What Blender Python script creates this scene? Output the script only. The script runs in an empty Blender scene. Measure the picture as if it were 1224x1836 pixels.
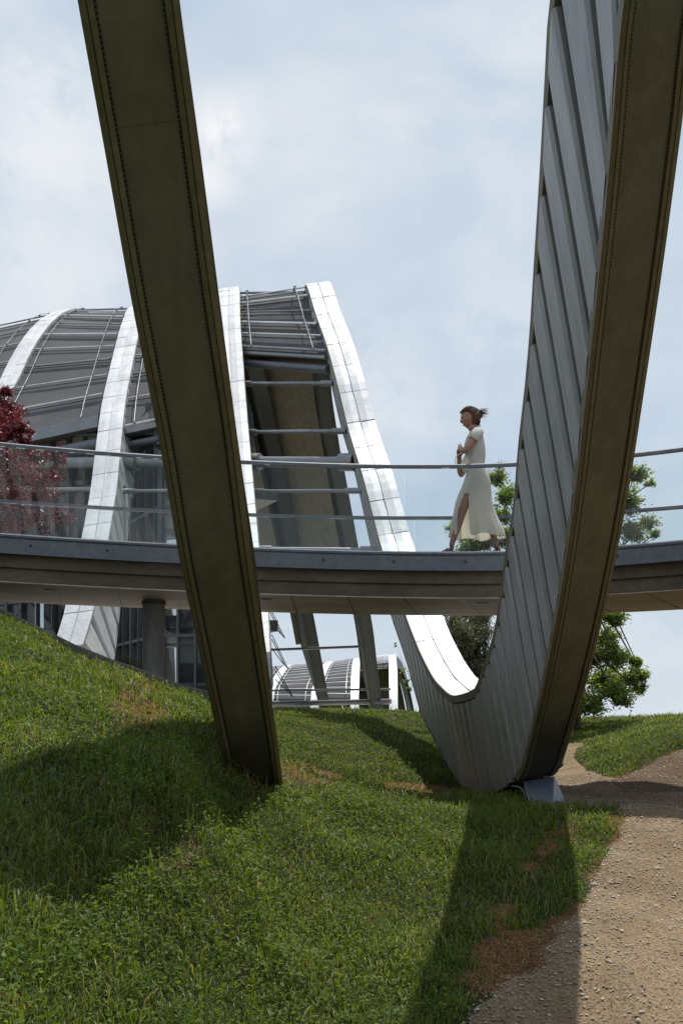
import bpy, math, random
import numpy as np
from mathutils import Vector
random.seed(7); rng = np.random.default_rng(11)
S = bpy.context.scene
COL = S.collection
R = math.radians
F = 2100.0; HY = 1300.0; CX = 612.0; EYE = 1.6

def P(x, y, d):
    """a pixel of the photograph and a distance -> a point of the place"""
    return Vector(((x-CX)*d/F, d, EYE+(HY-y)*d/F))

# ------------------------------------------------------------------ materials
def mat(name):
    m = bpy.data.materials.new(name); m.use_nodes = True
    nt = m.node_tree; b = nt.nodes['Principled BSDF']
    return m, nt, b
def N(nt, t, **kw):
    n = nt.nodes.new(t)
    for k, v in kw.items():
        if k in ('operation','blend_type','data_type','noise_dimensions','feature','attribute_name','wave_type','bands_direction','distance','normalize','sky_type'):
            setattr(n, k, v)
        else: n.inputs[k].default_value = v
    return n
def ramp(nt, fac, stops):
    r = nt.nodes.new('ShaderNodeValToRGB'); e = r.color_ramp.elements
    while len(e) < len(stops): e.new(0.5)
    for i, (p, c) in enumerate(stops):
        e[i].position = p; e[i].color = (c[0], c[1], c[2], 1)
    nt.links.new(fac, r.inputs[0]); return r.outputs[0]
def mixc(nt, fac, a, b, bt='MIX'):
    m = nt.nodes.new('ShaderNodeMix'); m.data_type = 'RGBA'; m.blend_type = bt
    for s, v in ((0, fac), (6, a), (7, b)):
        if hasattr(v, 'is_linked') or hasattr(v, 'links'): nt.links.new(v, m.inputs[s])
        else: m.inputs[s].default_value = v if s == 0 else (v[0], v[1], v[2], 1)
    return m.outputs[2]
def noise(nt, scale, detail=4, rough=.55, vec=None, dist=0):
    n = nt.nodes.new('ShaderNodeTexNoise'); n.inputs['Scale'].default_value = scale
    n.inputs['Detail'].default_value = detail; n.inputs['Roughness'].default_value = rough
    n.inputs['Distortion'].default_value = dist
    nt.links.new(vec or objc(nt), n.inputs['Vector']); return n.outputs[0]
def objc(nt, scale=None):
    t = nt.nodes.get('TC') or nt.nodes.new('ShaderNodeNewGeometry'); t.name = 'TC'
    o = t.outputs['Position']
    if scale:
        mp = nt.nodes.new('ShaderNodeMapping'); mp.inputs['Scale'].default_value = scale
        nt.links.new(o, mp.inputs[0]); o = mp.outputs[0]
    return o
def bump(nt, b, h, strength=.3, dist=.02):
    n = nt.nodes.new('ShaderNodeBump'); n.inputs['Strength'].default_value = strength
    n.inputs['Distance'].default_value = dist
    nt.links.new(h, n.inputs['Height']); nt.links.new(n.outputs[0], b.inputs['Normal'])

def metal(name, c0, c1, rough, metallic, sc=1.5, stretch=(1,1,.25), bs=.05, rr=.12):
    m, nt, b = mat(name)
    v = objc(nt, stretch)
    n1 = noise(nt, sc, 6, .6, v)
    n2 = noise(nt, sc*14, 3, .6, v)
    c = ramp(nt, n1, [(.3, c0), (.7, c1)])
    c = mixc(nt, .18, c, ramp(nt, n2, [(.35, (.2,.2,.2)), (.65, (.9,.9,.9))]), 'OVERLAY')
    nt.links.new(c, b.inputs['Base Color'])
    mr = nt.nodes.new('ShaderNodeMapRange'); nt.links.new(n1, mr.inputs[0])
    mr.inputs[3].default_value = rough-rr; mr.inputs[4].default_value = rough+rr
    nt.links.new(mr.outputs[0], b.inputs['Roughness'])
    b.inputs['Metallic'].default_value = metallic
    if bs: bump(nt, b, noise(nt, sc*2.2, 3, .5), bs, .02)
    return m
M = {}
M['white'] = metal('white_cover_sheet', (.50,.51,.53), (.66,.67,.69), .42, .25, .9, (1,1,1), .12)
M['zinc'] = metal('zinc_cladding', (.27,.27,.272), (.37,.37,.37), .45, .35, .8, (1,1,.15), .06)
M['zincdark'] = metal('zinc_dark', (.09,.09,.095), (.14,.14,.14), .55, .3, .8)
M['steel'] = metal('bridge_steel', (.09,.098,.115), (.135,.145,.165), .45, .3, 1.2, (1,1,1), .04)
M['tube'] = metal('steel_tube', (.16,.17,.18), (.24,.25,.26), .35, .5, 1.0, (1,1,1), 0)
M['bright'] = metal('bright_steel', (.45,.46,.48), (.62,.63,.65), .35, .5, 1.0, (1,1,1), 0)
M['louvre'] = metal('grey_louvre', (.040,.040,.045), (.065,.065,.072), .75, 0, .5, (1,1,1), 0, .05)
M['black'] = metal('black_metal', (.012,.012,.013), (.03,.03,.03), .5, .3, 2, (1,1,1), 0)
M['foot'] = metal('blue_grey_foot', (.16,.19,.25), (.24,.27,.33), .5, .1, 2, (1,1,1), .04)

def soffit_mat():
    m, nt, b = mat('olive_soffit')
    v = objc(nt, (1,1,.4))
    n1 = noise(nt, 1.1, 6, .65, v); n2 = noise(nt, 9, 5, .7, v)
    c = ramp(nt, n1, [(.3,(.125,.113,.076)), (.55,(.138,.128,.082)), (.75,(.136,.138,.072))])
    c = mixc(nt, .3, c, ramp(nt, n2, [(.3,(.25,.22,.2)), (.7,(.75,.78,.7))]), 'OVERLAY')
    n4 = noise(nt, 3.5, 6, .7, objc(nt, (1.8,.5,.12)))
    c = mixc(nt, .35, c, ramp(nt, n4, [(.35,(.32,.30,.28)), (.65,(.68,.68,.66))]), 'OVERLAY')
    # algae and dirt creep up from the foot of the girder
    sp = nt.nodes.new('ShaderNodeSeparateXYZ'); nt.links.new(objc(nt), sp.inputs[0])
    ad = N(nt, 'ShaderNodeMath', operation='MULTIPLY_ADD'); nt.links.new(n2, ad.inputs[0]); ad.inputs[1].default_value = .35
    nt.links.new(sp.outputs[2], ad.inputs[2])
    c = mixc(nt, ramp(nt, ad.outputs[0], [(.0,(1,1,1)), (1,(1,1,1))]), c, c)
    mr = nt.nodes.new('ShaderNodeMapRange'); nt.links.new(ad.outputs[0], mr.inputs[0])
    mr.inputs[1].default_value = 1.62; mr.inputs[2].default_value = 1.9; mr.inputs[3].default_value = .75; mr.inputs[4].default_value = 0
    c = mixc(nt, mr.outputs[0], c, (.03,.03,.022))
    nt.links.new(c, b.inputs['Base Color']); b.inputs['Roughness'].default_value = .6
    bump(nt, b, n2, .06, .02)
    return m
M['soffit'] = soffit_mat()
M['lip'] = metal('ochre_edge_strip', (.135,.115,.062), (.16,.132,.072), .5, .1, 2, (1,1,.3), .03)

def simple_noise(name, stops, sc=4, rough=.8, bs=.3, bd=.01, det=6, st=None, sc2=None):
    m, nt, b = mat(name)
    v = objc(nt, st) if st else objc(nt)
    n1 = noise(nt, sc, det, .65, v)
    c = ramp(nt, n1, stops)
    n2 = noise(nt, sc2 or sc*9, 5, .7, v)
    c = mixc(nt, .35, c, ramp(nt, n2, [(.3,(.2,.2,.2)), (.7,(.8,.8,.8))]), 'OVERLAY')
    nt.links.new(c, b.inputs['Base Color']); b.inputs['Roughness'].default_value = rough
    if bs: bump(nt, b, n2, bs, bd)
    return m
M['concrete'] = simple_noise('concrete', [(.3,(.065,.050,.034)), (.5,(.10,.08,.056)), (.72,(.15,.123,.09))], 1.3, .85, .2, .006, 8, (.6,1,1.4))
M['slab'] = simple_noise('bounce_lit_concrete', [(.3,(.40,.32,.24)), (.5,(.56,.46,.35)), (.72,(.72,.62,.50))], 2.2, .7, .2, .006, 8, (.5,1.4,1))  # bridge underside: bounce light painted in as a paler concrete than the sides
M['bounce_sheet'] = simple_noise('pale_bounce_sheet', [(.3,(.42,.40,.36)), (.7,(.52,.50,.46))], 1.5, .85, .1)  # for the unseen sheet that throws light up under the vaults
M['rear'] = metal('grey_green_steel', (.05,.056,.045), (.075,.08,.066), .6, .1, 1)
M['concrete2'] = simple_noise('grey_concrete', [(.3,(.16,.15,.14)), (.7,(.24,.23,.21))], 1.6, .85, .2, .006, 8, (1,1,.4))
M['ceiling'] = simple_noise('brown_ceiling', [(.3,(.32,.28,.19)), (.7,(.38,.33,.23))], .4, .8, 0)
M['mullion'] = metal('dark_mullion', (.07,.075,.08), (.11,.115,.12), .4, .4, 1.0, (1,1,1), 0)
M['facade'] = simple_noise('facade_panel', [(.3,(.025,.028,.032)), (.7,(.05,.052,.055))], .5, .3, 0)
M['bark'] = simple_noise('bark', [(.3,(.05,.04,.03)), (.7,(.12,.10,.075))], 6, .9, .5, .02)
M['kerb'] = simple_noise('kerb_stone', [(.3,(.07,.06,.05)), (.7,(.15,.135,.115))], 3, .9, .4, .02)

def glass_mat(name, tint, rough=.02, ior=1.5, dirt=.04):
    m = bpy.data.materials.new(name); m.use_nodes = True; nt = m.node_tree
    for n in list(nt.nodes):
        if n.type != 'OUTPUT_MATERIAL': nt.nodes.remove(n)
    out = [n for n in nt.nodes if n.type == 'OUTPUT_MATERIAL'][0]
    tr = nt.nodes.new('ShaderNodeBsdfTransparent'); tr.inputs[0].default_value = (*tint, 1)
    gl = nt.nodes.new('ShaderNodeBsdfGlossy'); gl.inputs['Roughness'].default_value = rough
    df = nt.nodes.new('ShaderNodeBsdfDiffuse'); df.inputs[0].default_value = (.6,.65,.7,1)
    fr = nt.nodes.new('ShaderNodeFresnel'); fr.inputs[0].default_value = ior
    mx = nt.nodes.new('ShaderNodeMixShader'); mx2 = nt.nodes.new('ShaderNodeMixShader')
    nt.links.new(fr.outputs[0], mx.inputs[0]); nt.links.new(tr.outputs[0], mx.inputs[1]); nt.links.new(gl.outputs[0], mx.inputs[2])
    nn = noise(nt, 1.7, 6, .7)
    mr = nt.nodes.new('ShaderNodeMapRange'); nt.links.new(nn, mr.inputs[0]); mr.inputs[1].default_value = .4; mr.inputs[2].default_value = .75
    mr.inputs[3].default_value = dirt*.3; mr.inputs[4].default_value = dirt*1.8
    nt.links.new(mr.outputs[0], mx2.inputs[0]); nt.links.new(mx.outputs[0], mx2.inputs[1]); nt.links.new(df.outputs[0], mx2.inputs[2])
    nt.links.new(mx2.outputs[0], out.inputs[0])
    return m
M['glass'] = glass_mat('parapet_glass', (.96,.975,.975), .02, 1.27, .012)
M['pane'] = glass_mat('facade_glass', (.55,.6,.6), .03, 1.6, .04)

def leaf_mat(name, stops, trans=.35, rough=.45, tcol=None, spec=.5, dry=False):
    m, nt, b = mat(name)
    out = [n for n in nt.nodes if n.type == 'OUTPUT_MATERIAL'][0]
    g = nt.nodes.new('ShaderNodeNewGeometry')
    c = ramp(nt, g.outputs['Random Per Island'], stops)
    n1 = noise(nt, .9, 3, .6)
    c = mixc(nt, .55, c, ramp(nt, n1, [(.3,(.3,.33,.3)), (.7,(.78,.72,.6))]), 'OVERLAY')
    if dry:
        n3 = noise(nt, 2.6, 5, .7); c = mixc(nt, ramp(nt, n3, [(.53,(0,0,0)), (.74,(.7,.7,.7))]), c, (.20,.17,.06))
    nt.links.new(c, b.inputs['Base Color']); b.inputs['Roughness'].default_value = rough
    b.inputs['Specular IOR Level'].default_value = spec
    t = nt.nodes.new('ShaderNodeBsdfTranslucent')
    c2 = mixc(nt, 1.0, c, tcol or (1.5,1.5,.6), 'MULTIPLY'); nt.links.new(c2, t.inputs[0])
    mx = nt.nodes.new('ShaderNodeMixShader'); mx.inputs[0].default_value = trans
    nt.links.new(b.outputs[0], mx.inputs[1]); nt.links.new(t.outputs[0], mx.inputs[2]); nt.links.new(mx.outputs[0], out.inputs[0])
    return m
M['grass'] = leaf_mat('grass_blades', [(0,(.048,.082,.013)), (.4,(.084,.128,.021)), (.75,(.118,.160,.029)), (.93,(.155,.185,.045)), (1,(.27,.235,.10))], .42, .5, None, .4, True)
M['clover'] = leaf_mat('clover_leaves', [(0,(.055,.10,.018)), (.6,(.09,.148,.027)), (1,(.155,.20,.04))], .45, .6, None, .25)
M['leafA'] = leaf_mat('walnut_leaves', [(0,(.11,.16,.045)), (.6,(.17,.23,.065)), (1,(.26,.31,.10))], .5, .5)
M['leafB'] = leaf_mat('willow_leaves', [(0,(.07,.08,.045)), (.6,(.11,.12,.07)), (1,(.19,.20,.13))], .25, .5)
M['leafR'] = leaf_mat('maple_leaves', [(0,(.055,.007,.012)), (.6,(.12,.015,.024)), (1,(.22,.035,.045))], .3, .45, (1.3,.6,.6))
M['straw'] = leaf_mat('dry_fibre', [(0,(.12,.065,.03)), (.5,(.22,.125,.06)), (.85,(.30,.19,.10)), (1,(.38,.28,.17))], .15, .8, (1,1,1), .1)
M['skin'] = simple_noise('skin', [(.3,(.27,.14,.10)), (.7,(.33,.175,.125))], 5, .5, 0)
M['hair'] = simple_noise('brown_hair', [(.3,(.035,.016,.008)), (.7,(.10,.045,.02))], 20, .7, .4, .01, 4, (1,1,3))
M['sandal'] = simple_noise('dark_leather', [(.3,(.02,.015,.012)), (.7,(.04,.03,.025))], 20, .5, 0)
M['lips'] = simple_noise('lips', [(.3,(.25,.07,.06)), (.7,(.28,.08,.07))], 20, .5, 0)
M['eye'] = simple_noise('eye_dark', [(.3,(.02,.015,.012)), (.7,(.03,.02,.02))], 20, .3, 0)
def dress_mat():
    m, nt, b = mat('white_linen')
    out = [n for n in nt.nodes if n.type == 'OUTPUT_MATERIAL'][0]
    n1 = noise(nt, 9, 4, .6); c = ramp(nt, n1, [(.3,(.80,.80,.78)), (.7,(.88,.88,.86))])
    nt.links.new(c, b.inputs['Base Color']); b.inputs['Roughness'].default_value = .85
    bump(nt, b, noise(nt, 30, 3, .6, objc(nt,(1,1,.3))), .25, .01)
    t = nt.nodes.new('ShaderNodeBsdfTranslucent'); t.inputs[0].default_value = (.86,.83,.74,1)
    mx = nt.nodes.new('ShaderNodeMixShader'); mx.inputs[0].default_value = .62
    nt.links.new(b.outputs[0], mx.inputs[1]); nt.links.new(t.outputs[0], mx.inputs[2]); nt.links.new(mx.outputs[0], out.inputs[0])
    return m
M['dress'] = dress_mat()

def ground_mat():
    m, nt, b = mat('soil_and_turf')
    n1 = noise(nt, 1.6, 6, .65); n2 = noise(nt, 26, 5, .7); n3 = noise(nt, 6, 4, .6)
    turf = ramp(nt, n2, [(.3,(.014,.020,.006)), (.55,(.035,.042,.013)), (.8,(.075,.062,.028))])
    # erosion mat: coarse ochre fibre
    w = nt.nodes.new('ShaderNodeTexVoronoi'); w.feature = 'F1'; w.inputs['Scale'].default_value = 120
    nt.links.new(objc(nt, (1,.6,1)), w.inputs['Vector'])
    fib = ramp(nt, w.outputs['Distance'], [(.1,(.24,.135,.070)), (.5,(.17,.09,.045)), (.9,(.05,.03,.018))])
    a = nt.nodes.new('ShaderNodeAttribute'); a.attribute_name = 'bare'
    ad = N(nt, 'ShaderNodeMath', operation='MULTIPLY_ADD'); nt.links.new(n3, ad.inputs[0]); ad.inputs[1].default_value = .5
    nt.links.new(a.outputs['Fac'], ad.inputs[2])
    mr = nt.nodes.new('ShaderNodeMapRange'); nt.links.new(ad.outputs[0], mr.inputs[0]); mr.inputs[1].default_value = .5; mr.inputs[2].default_value = .85
    c = mixc(nt, mr.outputs[0], turf, fib)
    nt.links.new(c, b.inputs['Base Color']); b.inputs['Roughness'].default_value = .95
    b.inputs['Specular IOR Level'].default_value = .1
    bump(nt, b, n2, .6, .03)
    return m
M['ground'] = ground_mat()
def path_mat():
    m, nt, b = mat('gravel_path')
    n1 = noise(nt, 1.2, 6, .65); n2 = noise(nt, 60, 4, .7)
    c = ramp(nt, n1, [(.28,(.145,.098,.056)), (.5,(.225,.16,.095)), (.72,(.29,.215,.135))])
    w = nt.nodes.new('ShaderNodeTexVoronoi'); w.inputs['Scale'].default_value = 75; w.inputs['Randomness'].default_value = 1
    nt.links.new(objc(nt), w.inputs['Vector'])
    st = ramp(nt, w.outputs['Distance'], [(.0,(.28,.25,.20)), (.28,(.20,.165,.12)), (.4,(.09,.065,.04))])
    big = ramp(nt, w.outputs['Color'], [(.45,(0,0,0)), (.6,(1,1,1))])
    c = mixc(nt, .0, c, st)
    k = nt.nodes.new('ShaderNodeMath'); k.operation = 'MULTIPLY'; nt.links.new(big, k.inputs[0]); k.inputs[1].default_value = .6
    c = mixc(nt, k.outputs[0], c, st)
    c = mixc(nt, .4, c, ramp(nt, n2, [(.3,(.2,.2,.2)), (.7,(.8,.8,.8))]), 'OVERLAY')
    a = nt.nodes.new('ShaderNodeAttribute'); a.attribute_name = 'earth'
    c = mixc(nt, a.outputs['Fac'], c, ramp(nt, n2, [(.3,(.05,.033,.022)), (.7,(.12,.08,.05))]))
    nt.links.new(c, b.inputs['Base Color']); b.inputs['Roughness'].default_value = .95; b.inputs['Specular IOR Level'].default_value = .15
    iv = nt.nodes.new('ShaderNodeMath'); iv.operation = 'SUBTRACT'; iv.inputs[0].default_value = 1; nt.links.new(w.outputs['Distance'], iv.inputs[1])
    ad = nt.nodes.new('ShaderNodeMath'); ad.operation = 'ADD'; nt.links.new(iv.outputs[0], ad.inputs[0]); nt.links.new(n2, ad.inputs[1])
    n5 = noise(nt, 3.5, 5, .6, objc(nt, (1.6,.5,1)))
    k5 = N(nt, 'ShaderNodeMath', operation='MULTIPLY_ADD'); nt.links.new(n5, k5.inputs[0]); k5.inputs[1].default_value = 3.5; nt.links.new(ad.outputs[0], k5.inputs[2])
    bump(nt, b, k5.outputs[0], .5, .012)
    return m
M['path'] = path_mat()
def stone_mat():
    m, nt, b = mat('pebbles')
    g = nt.nodes.new('ShaderNodeNewGeometry')
    c = ramp(nt, g.outputs['Random Per Island'], [(0,(.13,.10,.07)), (.5,(.22,.175,.125)), (.85,(.29,.245,.185)), (1,(.40,.36,.30))])
    c = mixc(nt, .3, c, ramp(nt, noise(nt, 90, 3, .6), [(.3,(.25,.25,.25)), (.7,(.75,.75,.75))]), 'OVERLAY')
    nt.links.new(c, b.inputs['Base Color']); b.inputs['Roughness'].default_value = .9
    return m
M['stone'] = stone_mat()

# ------------------------------------------------------------------ objects
def tag(o, label=None, cat=None, group=None, kind=None):
    if label: o['label'] = label
    if cat: o['category'] = cat
    if group: o['group'] = group
    if kind: o['kind'] = kind
    return o
def empty(name, loc=(0,0,0)):
    o = bpy.data.objects.new(name, None); COL.objects.link(o); o.location = loc; return o
def fast(name, v, f, m, parent=None, smooth=False):
    """v (n,3) array, f (k,q) array"""
    v = np.asarray(v, dtype=np.float32); f = np.asarray(f, dtype=np.int32)
    me = bpy.data.meshes.new(name); q = f.shape[1]
    me.vertices.add(len(v)); me.vertices.foreach_set('co', v.ravel())
    me.loops.add(f.size); me.loops.foreach_set('vertex_index', f.ravel())
    me.polygons.add(len(f)); me.polygons.foreach_set('loop_start', np.arange(0, f.size, q, dtype=np.int32))
    me.polygons.foreach_set('loop_total', np.full(len(f), q, dtype=np.int32))
    if smooth: me.polygons.foreach_set('use_smooth', np.ones(len(f), dtype=bool))
    me.update(calc_edges=True); me.validate()
    me.materials.append(M[m]); o = bpy.data.objects.new(name, me); COL.objects.link(o)
    if parent: o.parent = parent; inv(o, parent)
    return o
def inv(o, parent):
    pass   # all parents sit at rest with their children in local = world minus parent location
class MB:
    def __init__(s): s.v = []; s.f = []; s.sm = []
    def face(s, pts, smooth=False):
        i = len(s.v); s.v += [tuple(p) for p in pts]; s.f.append(tuple(range(i, i+len(pts)))); s.sm.append(smooth)
    def grid(s, rows, smooth=False, closed=False):
        i = len(s.v); n = len(rows[0])
        for r in rows: s.v += [tuple(p) for p in r]
        for a in range(len(rows)-1):
            for b in range(n if closed else n-1):
                c = (b+1) % n
                s.f.append((i+a*n+b, i+a*n+c, i+(a+1)*n+c, i+(a+1)*n+b)); s.sm.append(smooth)
    def sweep(s, secs, smooth=False, caps=True):
        """closed cross sections joined into a bar"""
        s.grid(secs, smooth, True)
        if caps:
            s.face(list(reversed(secs[0]))); s.face(secs[-1])
    def box(s, c, sx, sy, sz, ax=None):
        c = Vector(c); X, Y, Z = ax or (Vector((1,0,0)), Vector((0,1,0)), Vector((0,0,1)))
        p = [c+X*(i*sx/2)+Y*(j*sy/2)+Z*(k*sz/2) for k in (-1,1) for (i,j) in ((-1,-1),(1,-1),(1,1),(-1,1))]
        i = len(s.v); s.v += [tuple(q) for q in p]
        for f in ((3,2,1,0),(4,5,6,7),(0,1,5,4),(1,2,6,5),(2,3,7,6),(3,0,4,7)): s.f.append(tuple(i+k for k in f)); s.sm.append(False)
    def bar(s, a, b, w, h, up=Vector((0,0,1))):
        a = Vector(a); b = Vector(b); z = (b-a); L = z.length; z.normalize()
        x = z.cross(up); 
        if x.length < 1e-4: x = z.cross(Vector((1,0,0)))
        x.normalize(); y = x.cross(z)
        s.box((a+b)/2, w, h, L, (x, y, z))
    def tube(s, pts, r, n=10, caps=True):
        pts = [Vector(p) for p in pts]; rr = r if isinstance(r, (list,tuple)) else [r]*len(pts)
        rows = []; prev = None
        for i, p in enumerate(pts):
            t = (pts[min(i+1,len(pts)-1)]-pts[max(i-1,0)]).normalized()
            u = prev if prev is not None else (Vector((0,0,1)) if abs(t.z) < .9 else Vector((1,0,0)))
            x = (u - t*u.dot(t)).normalized(); prev = x; y = t.cross(x)
            rows.append([p+x*math.cos(2*math.pi*k/n)*rr[i]+y*math.sin(2*math.pi*k/n)*rr[i] for k in range(n)])
        s.grid(rows, True, True)
        if caps: s.face(list(reversed(rows[0]))); s.face(rows[-1])
    def build(s, name, m, parent=None):
        me = bpy.data.meshes.new(name); 
        off = Vector(parent.location) if (parent and parent.parent is None) else Vector((0,0,0))
        if parent and parent.parent is not None: off = Vector(parent.parent.location)+Vector(parent.location)
        me.from_pydata([tuple(Vector(q)-off) for q in s.v], [], s.f); me.update()
        me.polygons.foreach_set('use_smooth', s.sm)
        me.materials.append(M[m]); o = bpy.data.objects.new(name, me); COL.objects.link(o)
        if parent: o.parent = parent
        return o

def pchip(xs, ys):
    x = np.asarray(xs, float); y = np.asarray(ys, float)
    o = np.argsort(x); x = x[o]; y = y[o]
    h = np.diff(x); dl = np.diff(y)/h; m = np.zeros_like(y)
    for i in range(1, len(x)-1):
        if dl[i-1]*dl[i] > 0:
            w1 = 2*h[i]+h[i-1]; w2 = h[i]+2*h[i-1]
            m[i] = (w1+w2)/(w1/dl[i-1]+w2/dl[i])
    m[0] = dl[0]; m[-1] = dl[-1]
    def f(q):
        q = np.asarray(q, float); i = np.clip(np.searchsorted(x, q)-1, 0, len(x)-2)
        t = (q-x[i])/h[i]; tc = np.clip(t, 0, 1)
        r = (2*tc**3-3*tc**2+1)*y[i]+(tc**3-2*tc**2+tc)*h[i]*m[i]+(-2*tc**3+3*tc**2)*y[i+1]+(tc**3-tc**2)*h[i]*m[i+1]
        r = r + np.where(t < 0, t*h[i]*m[i], 0) + np.where(t > 1, (t-1)*h[i]*m[i+1], 0)
        return r
    return f

# ------------------------------------------------------------------ terrain
TAB = {   # column -> [(distance, picture row of the ground there)]
 -300: [(2,2350),(2.5,2000),(3,1760),(4,1480),(5,1330),(6,1230),(7,1165),(8,1120),(9,1085),(10,1060),(11,1045),(12,1040),(13,1060),(16,1130),(24,1190),(30,1215)],
 0:   [(2.5,2400),(3,2080),(3.5,1850),(4,1700),(4.5,1585),(5,1495),(6,1370),(7,1290),(8,1230),(9,1183),(10,1148),(11,1128),(12,1122),(13,1130),(16,1165),(24,1205),(30,1225)],
 200: [(3,2500),(3.5,2200),(4,1980),(4.5,1810),(5,1670),(5.5,1550),(6,1455),(7,1355),(8,1298),(9,1257),(10,1229),(11,1212),(12,1205),(13,1205),(16,1215),(24,1232),(30,1245)],
 320: [(4,2180),(4.5,1990),(5,1830),(5.5,1680),(6,1550),(6.5,1455),(7,1388),(8,1330),(9,1298),(10,1274),(11,1257),(12,1248),(13,1250),(16,1262),(24,1262),(30,1265)],
 430: [(4,2260),(5,2000),(6,1750),(7,1565),(8,1450),(8.7,1398),(9.3,1376),(10,1350),(11,1318),(12,1290),(13,1290),(16,1300),(24,1278),(30,1275)],
 510: [(4,2300),(5,2040),(6,1830),(7,1668),(8,1535),(9,1430),(10,1395),(11,1378),(12,1372),(13,1385),(14.5,1395),(16,1375),(18,1335),(20,1305),(22,1285),(24,1272),(30,1285)],
 600: [(4,2330),(5,2070),(6,1880),(7,1725),(8,1610),(9,1520),(10,1460),(11,1422),(12,1405),(13,1420),(14.5,1425),(16,1400),(18,1352),(20,1318),(22,1292),(24,1275),(30,1284)],
 800: [(4,2330),(5,2080),(6,1895),(7,1745),(8,1640),(9,1560),(10,1500),(11,1460),(12,1436),(13,1430),(14.5,1440),(16,1426),(18,1390),(20,1345),(22,1308),(24,1281),(30,1287)],
 1000:[(4,2330),(5,2080),(6,1895),(7,1750),(8,1655),(9,1578),(10,1515),(11,1472),(12,1452),(13,1440),(15,1412),(17,1384),(20,1345),(22,1322),(24,1300),(26,1293),(30,1291)],
 1224:[(4,2330),(5,2080),(6,1895),(7,1755),(8,1660),(9,1580),(10,1512),(11,1465),(11.6,1452),(12.5,1442),(13.5,1431),(14.4,1414),(15.3,1372),(16.3,1332),(18,1302),(20,1292),(24,1286),(30,1288)],
 1600:[(4,2330),(5,2080),(6,1895),(7,1750),(8,1640),(9,1550),(10,1490),(11,1435),(12,1405),(13,1385),(14,1360),(16,1300),(20,1270),(24,1272),(30,1280)]}
TK = sorted(TAB); TF = []
for k in TK:
    ds = [0, 1.5]+[a for a,_ in TAB[k]]+[40, 60]; last = TAB[k][-1]
    zf = EYE+(HY-last[1])*last[0]/F
    zs = [-.45, -.45]+[EYE+(HY-y)*a/F for a,y in TAB[k]]+[zf, zf]
    TF.append(pchip(ds, zs))
def wav(X, Y):
    return (.018*np.sin(2.1*X+1.3*Y)+.015*np.sin(3.7*Y-1.1*X+1)+.012*np.sin(5.3*X+4.1*Y+2)+.01*np.sin(7.9*X-6.3*Y))
def gz(X, Y):
    X = np.asarray(X, float); Y = np.asarray(Y, float)
    dd = np.maximum(Y, .5)
    px = np.clip(CX+X/np.maximum(dd, 2.0)*F, TK[0], TK[-1])
    Z = np.array([f(np.clip(dd, 0, 60)) for f in TF])
    i = np.clip(np.searchsorted(TK, px)-1, 0, len(TK)-2); K = np.array(TK, float)
    t = (px-K[i])/(K[i+1]-K[i]); t = t*t*(3-2*t)*.5+t*.5
    sh = np.indices(X.shape)
    a = np.take_along_axis(Z, i[None], 0)[0]; b = np.take_along_axis(Z, (i+1)[None], 0)[0]
    z = a*(1-t)+b*t
    fade = np.clip((60-Y)/30, 0, 1)
    z = z*fade + 1.5*(1-fade)
    return z + wav(X, Y)*np.clip((30-Y)/8, 0, 1)
def g1(x, y): return float(gz(np.array([x]), np.array([y]))[0])
def hit(px, py, d0=4.5, d1=28):
    """where the line of sight through a picture point meets the terrain"""
    d = np.arange(d0, d1, .02); X = (px-CX)*d/F; z = EYE+(HY-py)*d/F; g = gz(X, d)
    i = np.argmax(z <= g)
    return Vector((X[i], d[i], g[i]))
def inpoly(px, py, poly):
    r = np.zeros(px.shape, bool); n = len(poly)
    for i in range(n):
        x1, y1 = poly[i]; x2, y2 = poly[(i+1) % n]
        if y1 == y2: continue
        c = ((y1 > py) != (y2 > py)) & (px < (x2-x1)*(py-y1)/(y2-y1)+x1); r ^= c
    return r
PATH = [(640,2600),(760,1950),(815,1850),(842,1808),(885,1768),(925,1750),(965,1733),(982,1695),(1003,1658),(1040,1628),(1052,1592),(1078,1545),(1104,1505),(1117,1470),(1106,1452),(1060,1450),
        (1015,1447),(955,1447),(955,1400),(985,1345),(1020,1334),(1058,1332),(1034,1345),(1034,1362),(1052,1380),(1085,1394),(1112,1396),(1135,1385),(1170,1368),(1224,1341),(1300,1300),(1800,1200),(4000,1200),(4000,2600)]
EARTH = [(1095,1400),(1112,1392),(1135,1383),(1170,1366),(1224,1338),(1500,1180),(1700,1300),(1224,1420),(1160,1424),(1115,1420)]
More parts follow.
